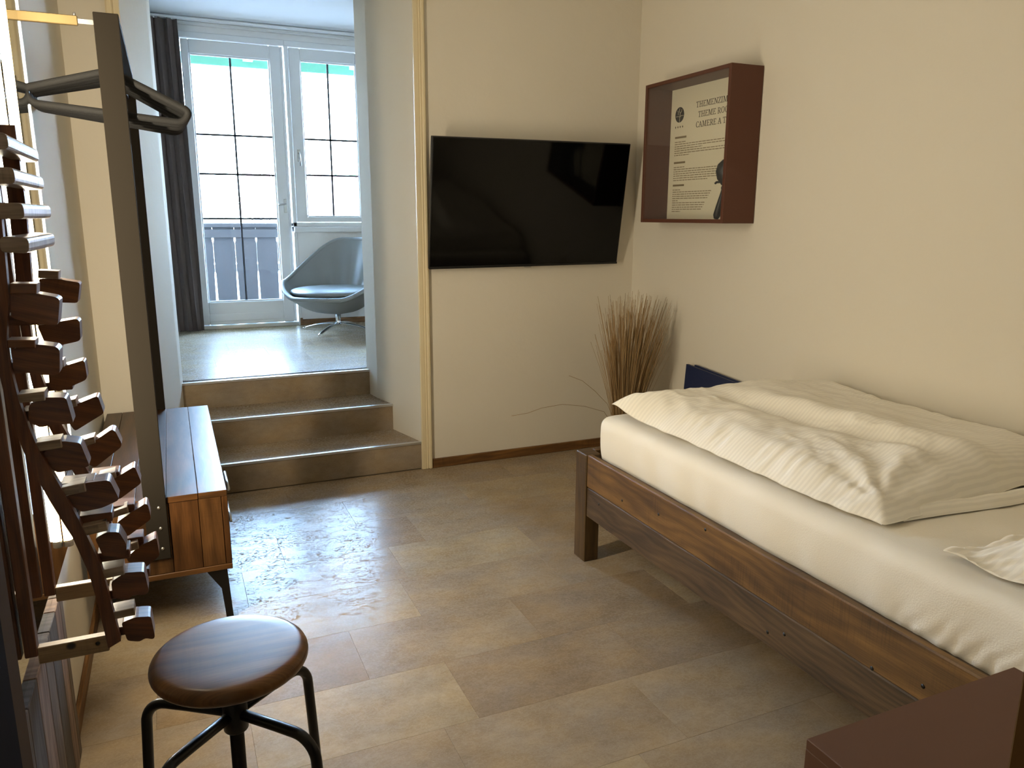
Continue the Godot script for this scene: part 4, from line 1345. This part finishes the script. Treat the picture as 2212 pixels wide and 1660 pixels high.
func build_display_box() -> void:
	var y0 := 1.519
	var y1 := 2.299
	var z0 := -4.035
	var z1 := -3.272
	var x0 := 2.628
	var b := thing("display_box", "square brown wooden display box with glass on the right wall", "display box", Vector3.ZERO)
	var t := 0.02
	span("side", Vector3(x0, y0, z1 - t), Vector3(XR - 0.003, y1, z1), M.brown_frame, b, 0.0015, 1)
	span("side", Vector3(x0, y0, z0), Vector3(XR - 0.003, y1, z0 + t), M.brown_frame, b, 0.0015, 1)
	span("top", Vector3(x0, y1 - t, z0 + t), Vector3(XR - 0.003, y1, z1 - t), M.brown_frame, b, 0.0015, 2)
	span("bottom", Vector3(x0, y0, z0 + t), Vector3(XR - 0.003, y0 + t, z1 - t), M.brown_frame, b, 0.0015, 2)
	span("back_board", Vector3(XR - 0.03, y0 + t, z0 + t), Vector3(XR - 0.004, y1 - t, z1 - t), M.brown_frame, b)
	span("pane", Vector3(x0 + 0.008, y0 + t, z0 + t), Vector3(x0 + 0.011, y1 - t, z1 - t), M.pane, b)
	# printed sheet
	var px := XR - 0.033
	var s := thing("printed_sheet", "cream information sheet inside the brown display box", "poster", Vector3(px, y0 + t, z0 + t))
	var hgt := y1 - y0 - 2 * t
	var wid := z1 - z0 - 2 * t
	box("sheet", Vector3(0.0005, hgt / 2, wid / 2), Vector3(0.002, hgt, wid - 0.002), M.paper, s)
	var fx := -0.0009
	var zc := 0.425
	letters(s, "THEMENZIMMER", 0.044, Vector3(fx, 0.632, zc), M.ink)
	letters(s, "THEME ROOMS", 0.044, Vector3(fx, 0.578, zc), M.ink)
	letters(s, "CAMERE A TEMA", 0.044, Vector3(fx, 0.524, zc), M.ink)
	# round emblem with four small diamonds below
	var st := ST()
	var seg := 40
	var ec := Vector2(0.085, 0.595)
	var er := 0.043
	for k in seg:
		var a0 := TAU * k / seg
		var a1 := TAU * (k + 1) / seg
		tri_out(st, Vector3(fx, ec.y, ec.x), Vector3(fx, ec.y + er * sin(a0), ec.x + er * cos(a0)), Vector3(fx, ec.y + er * sin(a1), ec.x + er * cos(a1)), Vector3(1, 0, 0), Vector2.ZERO, Vector2.ZERO, Vector2.ZERO)
	obj("emblem", st, M.figure, s)
	# pale branching lines on the emblem
	var lines := [[[0.0, -0.043], [0.003, -0.012], [-0.014, -0.008], [-0.036, -0.008]], [[0.003, -0.012], [0.016, -0.006], [0.038, -0.006]], [[0.003, -0.012], [0.006, 0.008], [-0.006, 0.024], [0.0, 0.036]], [[0.006, 0.008], [0.018, 0.018], [0.02, 0.03]], [[-0.014, 0.0], [-0.012, 0.016], [-0.02, 0.024]]]
	for l in lines:
		st = ST(true)
		var pts := PackedVector3Array()
		for p in l: pts.append(Vector3(fx - 0.0004, ec.y + p[1], ec.x + p[0]))
		tube(st, pts, 0.0012, 5)
		obj("emblem_line", st, M.paper, s)
	for k in 4:
		st = ST()
		var c := Vector3(fx - 0.0002, 0.527, 0.051 + k * 0.0225)
		prism(st, PackedVector2Array([Vector2(c.z - 0.005, c.y), Vector2(c.z, c.y + 0.007), Vector2(c.z + 0.005, c.y), Vector2(c.z, c.y - 0.007)]), 0, fx - 0.0005, fx + 0.0002)
		obj("emblem_diamond", st, M.ink, s)
	# three paragraphs, too small to read: lines of word-long strokes under a heavier heading
	var paras := [[0.468, 7, [0.10, 0.60, 0.62, 0.26, 0.58, 0.60, 0.14]], [0.325, 7, [0.10, 0.50, 0.49, 0.44, 0.47, 0.45, 0.32]], [0.195, 11, [0.07, 0.36, 0.35, 0.34, 0.33, 0.05, 0.31, 0.30, 0.29, 0.28, 0.08]]]
	for p in paras:
		st = ST()
		var y: float = p[0]
		bx(st, Vector3(fx, y, 0.05 + 0.055), Vector3(0.0006, 0.011, 0.11), 0.0)
		y -= 0.026
		for k in p[1]:
			var z := 0.05
			var end: float = 0.05 + p[2][k]
			while z < end:
				var l: float = minf(rng.randf_range(0.012, 0.04), end - z + 0.004)
				bx(st, Vector3(fx, y, z + l / 2), Vector3(0.0005, 0.0042, l), 0.0)
				z += l + 0.005
			y -= 0.0125
		obj("text_lines", st, M.ink_soft, s)
	# dark turned ornament standing in the box
	var o := thing("carved_ornament", "small dark carved ornament standing inside the display box", "ornament", Vector3(2.74, y0 + t, -3.435))
	st = ST(true)
	lathe(st, PackedVector2Array([Vector2(0.0, 0), Vector2(0.012, 0.001), Vector2(0.02, 0.02), Vector2(0.017, 0.07), Vector2(0.011, 0.14), Vector2(0.010, 0.16), Vector2(0.014, 0.166), Vector2(0.014, 0.174), Vector2(0.010, 0.18)]), Vector3.ZERO, 18)
	var stem := obj("stem", st, M.figure, o)
	stem.rotation.x = 0.30
	stem.position = Vector3(0, 0.002, -0.032)
	st = ST(true)
	lathe(st, PackedVector2Array([Vector2(0.0, 0.165), Vector2(0.02, 0.178), Vector2(0.045, 0.21), Vector2(0.054, 0.25), Vector2(0.045, 0.285), Vector2(0.02, 0.31), Vector2(0.0, 0.315)]), Vector3(0, 0, 0.03), 24)
	obj("bowl", st, M.figure, o)
	st = ST(true)
	tube(st, PackedVector3Array([Vector3(0, 0.196, -0.005), Vector3(0, 0.196, -0.045), Vector3(0, 0.190, -0.055)]), 0.006, 8)
	obj("spur", st, M.figure, o)

# ---------------------------------------------------------------- stool
func build_stool() -> void:
	var s := thing("stool", "round wooden stool on bent black metal tube legs", "stool", Vector3(0.054, 0, -1.712))
	var st := ST(true)
	var prof := PackedVector2Array([Vector2(0.0, 0.537), Vector2(0.145, 0.537)])
	for k in 11:
		var a := lerpf(-PI / 2, PI / 2, k / 10.0)
		prof.append(Vector2(0.150 + 0.0225 * cos(a), 0.5595 + 0.0215 * sin(a)))
	prof.append(Vector2(0.12, 0.5815))
	prof.append(Vector2(0.0, 0.5815))
	lathe(st, prof, Vector3.ZERO, 72, true)
	obj("seat", st, M.seat, s)
	st = ST(true)
	lathe(st, PackedVector2Array([Vector2(0.0, 0.520), Vector2(0.095, 0.520), Vector2(0.1, 0.523), Vector2(0.1, 0.534), Vector2(0.095, 0.5368), Vector2(0.0, 0.5368)]), Vector3.ZERO, 40)
	obj("seat_plate", st, M.black_metal, s)
	st = ST(true)
	lathe(st, PackedVector2Array([Vector2(0.0, 0.375), Vector2(0.026, 0.375), Vector2(0.028, 0.378), Vector2(0.028, 0.448), Vector2(0.025, 0.452), Vector2(0.020, 0.47), Vector2(0.030, 0.5195), Vector2(0.0, 0.5195)]), Vector3.ZERO, 28)
	obj("hub", st, M.black_metal, s)
	st = ST(true)
	var p2 := PackedVector2Array([Vector2(0.0, 0.10)])
	for k in 50:
		p2.append(Vector2(0.0165, 0.10 + k * 0.0055))
		p2.append(Vector2(0.0140, 0.10275 + k * 0.0055))
	p2.append(Vector2(0.0, 0.377))
	lathe(st, p2, Vector3.ZERO, 20)
	obj("screw_spindle", st, M.black_metal, s)
	for a in [[-0.83, -0.55], [0.80, -0.60], [0.66, 0.75], [-0.72, 0.69]]:
		var d := Vector3(a[0], 0, a[1]).normalized()
		st = ST(true)
		var pts := PackedVector3Array([d * 0.02 + Vector3(0, 0.418, 0)])
		pts.append(d * 0.12 + Vector3(0, 0.420, 0))
		for k in 9:
			var t := PI / 2 * k / 8.0
			pts.append(d * (0.175 + 0.058 * sin(t)) + Vector3(0, 0.362 + 0.058 * cos(t), 0))
		pts.append(d * 0.245 + Vector3(0, 0.18, 0))
		pts.append(d * 0.256 + Vector3(0, 0.012, 0))
		tube(st, pts, 0.0125, 14)
		var leg := obj("leg", st, M.black_metal, s)
		st = ST(true)
		lathe(st, PackedVector2Array([Vector2(0.0, 0.0), Vector2(0.014, 0.0), Vector2(0.015, 0.004), Vector2(0.015, 0.02), Vector2(0.0125, 0.022)]), d * 0.256, 14)
		obj("foot", st, M.black, leg)

# ---------------------------------------------------------------- lounge chair
func build_chair() -> void:
	var c := thing("lounge_chair", "grey leather swivel lounge chair on a chrome star base", "armchair", Vector3(1.375, UP_Y, -7.06))
	# chair's own axes: +x is where the seat looks
	c.rotation.y = -2.2
	var rim := func(th: float) -> Vector3:
		# th 0 is the front, PI the back
		var back := smoothstep(0.44, 0.92, absf(th) / PI)
		var px := 0.03 + cos(th) * 0.44 * (1.0 - 0.08 * back)
		var pz := sin(th) * 0.485 * (1.0 - 0.12 * back)
		var y := 0.325 + 0.125 * smoothstep(0.14, 0.42, absf(th) / PI) + 0.365 * back
		return Vector3(px - 0.05 * back, y, pz)
	var base := Vector3(0.0, 0.165, 0.0)
	var shell := func(u: float, t: float, inset: float) -> Vector3:
		var th := (u - 0.5) * TAU
		var r: Vector3 = rim.call(th)
		# a bowl: quick outward sweep near the bottom, upright near the rim
		var k := pow(t, 0.62)
		var flat := Vector3(lerpf(base.x, r.x, k), 0, lerpf(base.z, r.z, k))
		var low := 0.165
		var yy := low + (r.y - low) * pow(t, 1.55)
		var p := Vector3(flat.x, yy, flat.z)
		var n := Vector3(flat.x, -0.35 * (1.0 - t), flat.z)
		n.y = -0.5 * (1.0 - t)
		n = n.normalized()
		return p - n * inset
	var nu := 96
	var nt := 22
	var st := ST(true)
	grid(st, nu, nt, func(u: float, v: float) -> Vector3: return shell.call(u, v, 0.0))
	obj("shell", st, M.leather, c)
	st = ST(true)
	var inner := func(u: float, v: float) -> Vector3:
		var t := lerpf(0.12, 1.0, v)
		var p: Vector3 = shell.call(u, t, 0.034)
		# upright pleats of the back cushion
		var th := (u - 0.5) * TAU
		var back := smoothstep(0.45, 0.8, absf(th) / PI)
		var pl := 0.010 * back * sin(th * 13.0) * sin(v * PI)
		return p + Vector3(pl, 0, 0)
	grid(st, nu, nt, inner, true)
	obj("lining", st, M.leather, c)
	st = ST(true)
	var pts := PackedVector3Array()
	for k in 96:
		var u := k / 96.0
		pts.append(((shell.call(u, 1.0, 0.0) as Vector3) + (shell.call(u, 1.0, 0.034) as Vector3)) / 2.0)
	tube(st, pts, 0.021, 10, true)
	obj("rim_roll", st, M.leather, c)
	# seat cushion
	st = ST(true)
	var cush := func(u: float, v: float) -> Vector3:
		var th := (u - 0.5) * TAU
		var rr := sin(minf(v, 1.0) * PI)
		var y := 0.365 + 0.045 * cos(v * PI)
		var r: Vector3 = rim.call(th)
		return Vector3(0.03 + (r.x - 0.03) * 0.84 * pow(rr, 0.45), y, r.z * 0.84 * pow(rr, 0.45))
	grid(st, 64, 20, cush)
	obj("seat_cushion", st, M.leather, c)
	# seam down the outside
	st = ST(true)
	var sp := PackedVector3Array()
	for k in 16:
		sp.append(shell.call(0.5 + 0.16, 0.12 + 0.86 * k / 15.0, -0.001))
	tube(st, sp, 0.003, 6)
	obj("seam", st, M.black, c)
	# column and four curved feet
	st = ST(true)
	lathe(st, PackedVector2Array([Vector2(0.0, 0.055), Vector2(0.03, 0.055), Vector2(0.028, 0.075), Vector2(0.024, 0.09), Vector2(0.024, 0.155), Vector2(0.05, 0.16), Vector2(0.05, 0.172), Vector2(0.0, 0.172)]), Vector3.ZERO, 24)
	obj("column", st, M.chrome, c)
	for k in 4:
		var a := 0.05 + TAU * k / 4.0
		var d := Vector3(cos(a), 0, sin(a))
		st = ST(true)
		var fp := PackedVector3Array()
		var fr: Array = []
		for j in 10:
			var t := j / 9.0
			fp.append(d * (0.01 + 0.35 * t) + Vector3(0, 0.072 - 0.060 * t * t, 0))
			fr.append(lerpf(0.026, 0.015, t))
		tube(st, fp, fr, 10, false, 0.45)
		obj("foot", st, M.chrome, c)

# ---------------------------------------------------------------- nightstand
func build_nightstand() -> void:
	var n := thing("nightstand", "plain brown painted box nightstand beside the head of the bed", "nightstand", Vector3(1.025, 0, -0.94))
	var w := 0.595
	var d := 0.37
	span("top", Vector3(0, 0.568, 0), Vector3(w, 0.59, d), M.brown_paint, n, 0.0015, 0)
	span("side_panel", Vector3(0, 0, 0), Vector3(0.02, 0.568, d), M.brown_paint, n, 0.001, 1)
	span("side_panel", Vector3(w - 0.02, 0, 0), Vector3(w, 0.568, d), M.brown_paint, n, 0.001, 1)
	span("back_panel", Vector3(0.02, 0.03, 0.0), Vector3(w - 0.02, 0.568, 0.016), M.brown_paint, n, 0.0, 0)
	span("shelf", Vector3(0.02, 0.28, 0.016), Vector3(w - 0.02, 0.30, d), M.brown_paint, n, 0.001, 0)
	span("bottom", Vector3(0.02, 0.03, 0.016), Vector3(w - 0.02, 0.05, d), M.brown_paint, n, 0.001, 0)

# ---------------------------------------------------------------- reeds in the corner
func build_reeds() -> void:
	var base := Vector3(2.50, 0, -3.93)
	var r := thing("dried_reed_bundle", "bundle of dried brown reeds in the corner behind the bed", "dried plant", base)
	var st := ST(true)
	lathe(st, PackedVector2Array([Vector2(0.0, 0.0), Vector2(0.07, 0.0), Vector2(0.075, 0.01), Vector2(0.08, 0.26), Vector2(0.076, 0.265), Vector2(0.07, 0.26), Vector2(0.066, 0.02), Vector2(0.0, 0.02)]), Vector3.ZERO, 28)
	obj("pot", st, M.pot, r)
	st = ST(true)
	for k in 560:
		var a := rng.randf() * TAU
		var rad := sqrt(rng.randf())
		var tone := rng.randf_range(0.55, 1.35)
		var warm := rng.randf_range(0.9, 1.12)
		st.set_color(Color(tone * warm, tone, tone * (2.0 - warm), 1.0))
		var p0 := Vector3(cos(a), 0, sin(a)) * rad * 0.045 + Vector3(0, 0.03, 0)
		var spread := rad * rng.randf_range(0.11, 0.235)
		if rng.randf() < 0.12: spread *= 1.35
		var hgt := rng.randf_range(0.74, 1.10) * (1.0 - 0.06 * rad)
		var lean := Vector3(cos(a) * spread, 0, sin(a) * spread * 0.75) + Vector3(0.05, 0, 0)
		var p3 := p0 + lean + Vector3(0, hgt, 0)
		p3.x = minf(p3.x, XR - base.x - 0.01)
		p3.z = maxf(p3.z, FZ - base.z + 0.012)
		var p1 := p0 + Vector3(lean.x * 0.10, hgt * 0.33, lean.z * 0.1)
		var p2 := p0 + Vector3(lean.x * 0.45, hgt * 0.68, lean.z * 0.45) + Vector3(rng.randf_range(-0.012, 0.012), 0, rng.randf_range(-0.012, 0.012))
		var pts := PackedVector3Array()
		for j in 6:
			var t := j / 5.0
			pts.append(p0.bezier_interpolate(p1, p2, p3, t))
		var w := rng.randf_range(0.0011, 0.0021)
		tube(st, pts, [w, w, w, w * 0.9, w * 0.75, w * 0.5], 4)
	var s := obj("stems", st, M.reed, r)
	s.set_meta("kind", "stuff")
	# two stray stems that arch out to the left
	for px in [[[1312, 873], [1285, 845], [1258, 823], [1229, 812]], [[1305, 890], [1262, 878], [1215, 874], [1170, 882], [1140, 893], [1105, 899]]]:
		st = ST(true)
		st.set_color(Color(0.8, 0.8, 0.8))
		var pts := PackedVector3Array([Vector3(-0.02, 0.2, 0.01)])
		for p in px: pts.append(from_px(p[0], p[1], -3.93) - base)
		tube(st, pts, 0.0014, 5)
		obj("stray_stem", st, M.reed, r)

# ---------------------------------------------------------------- remaining small things
func build_small() -> void:
	var b := thing("blue_board", "dark blue folded board leaning on the right wall behind the bed", "board", Vector3(2.735, 0, -3.71))
	var st := ST()
	prism(st, PackedVector2Array([Vector2(0.0, 0.0), Vector2(0.58, 0.0), Vector2(0.58, 0.66), Vector2(0.0, 0.693)]), 0, 0.0, 0.02, 0.001)
	obj("panel", st, M.blue, b)
	st = ST()
	prism(st, PackedVector2Array([Vector2(0.05, 0.0), Vector2(0.58, 0.0), Vector2(0.58, 0.665), Vector2(0.05, 0.697)]), 0, 0.022, 0.04, 0.001)
	obj("panel", st, M.blue, b)
	b.rotation.z = -0.06
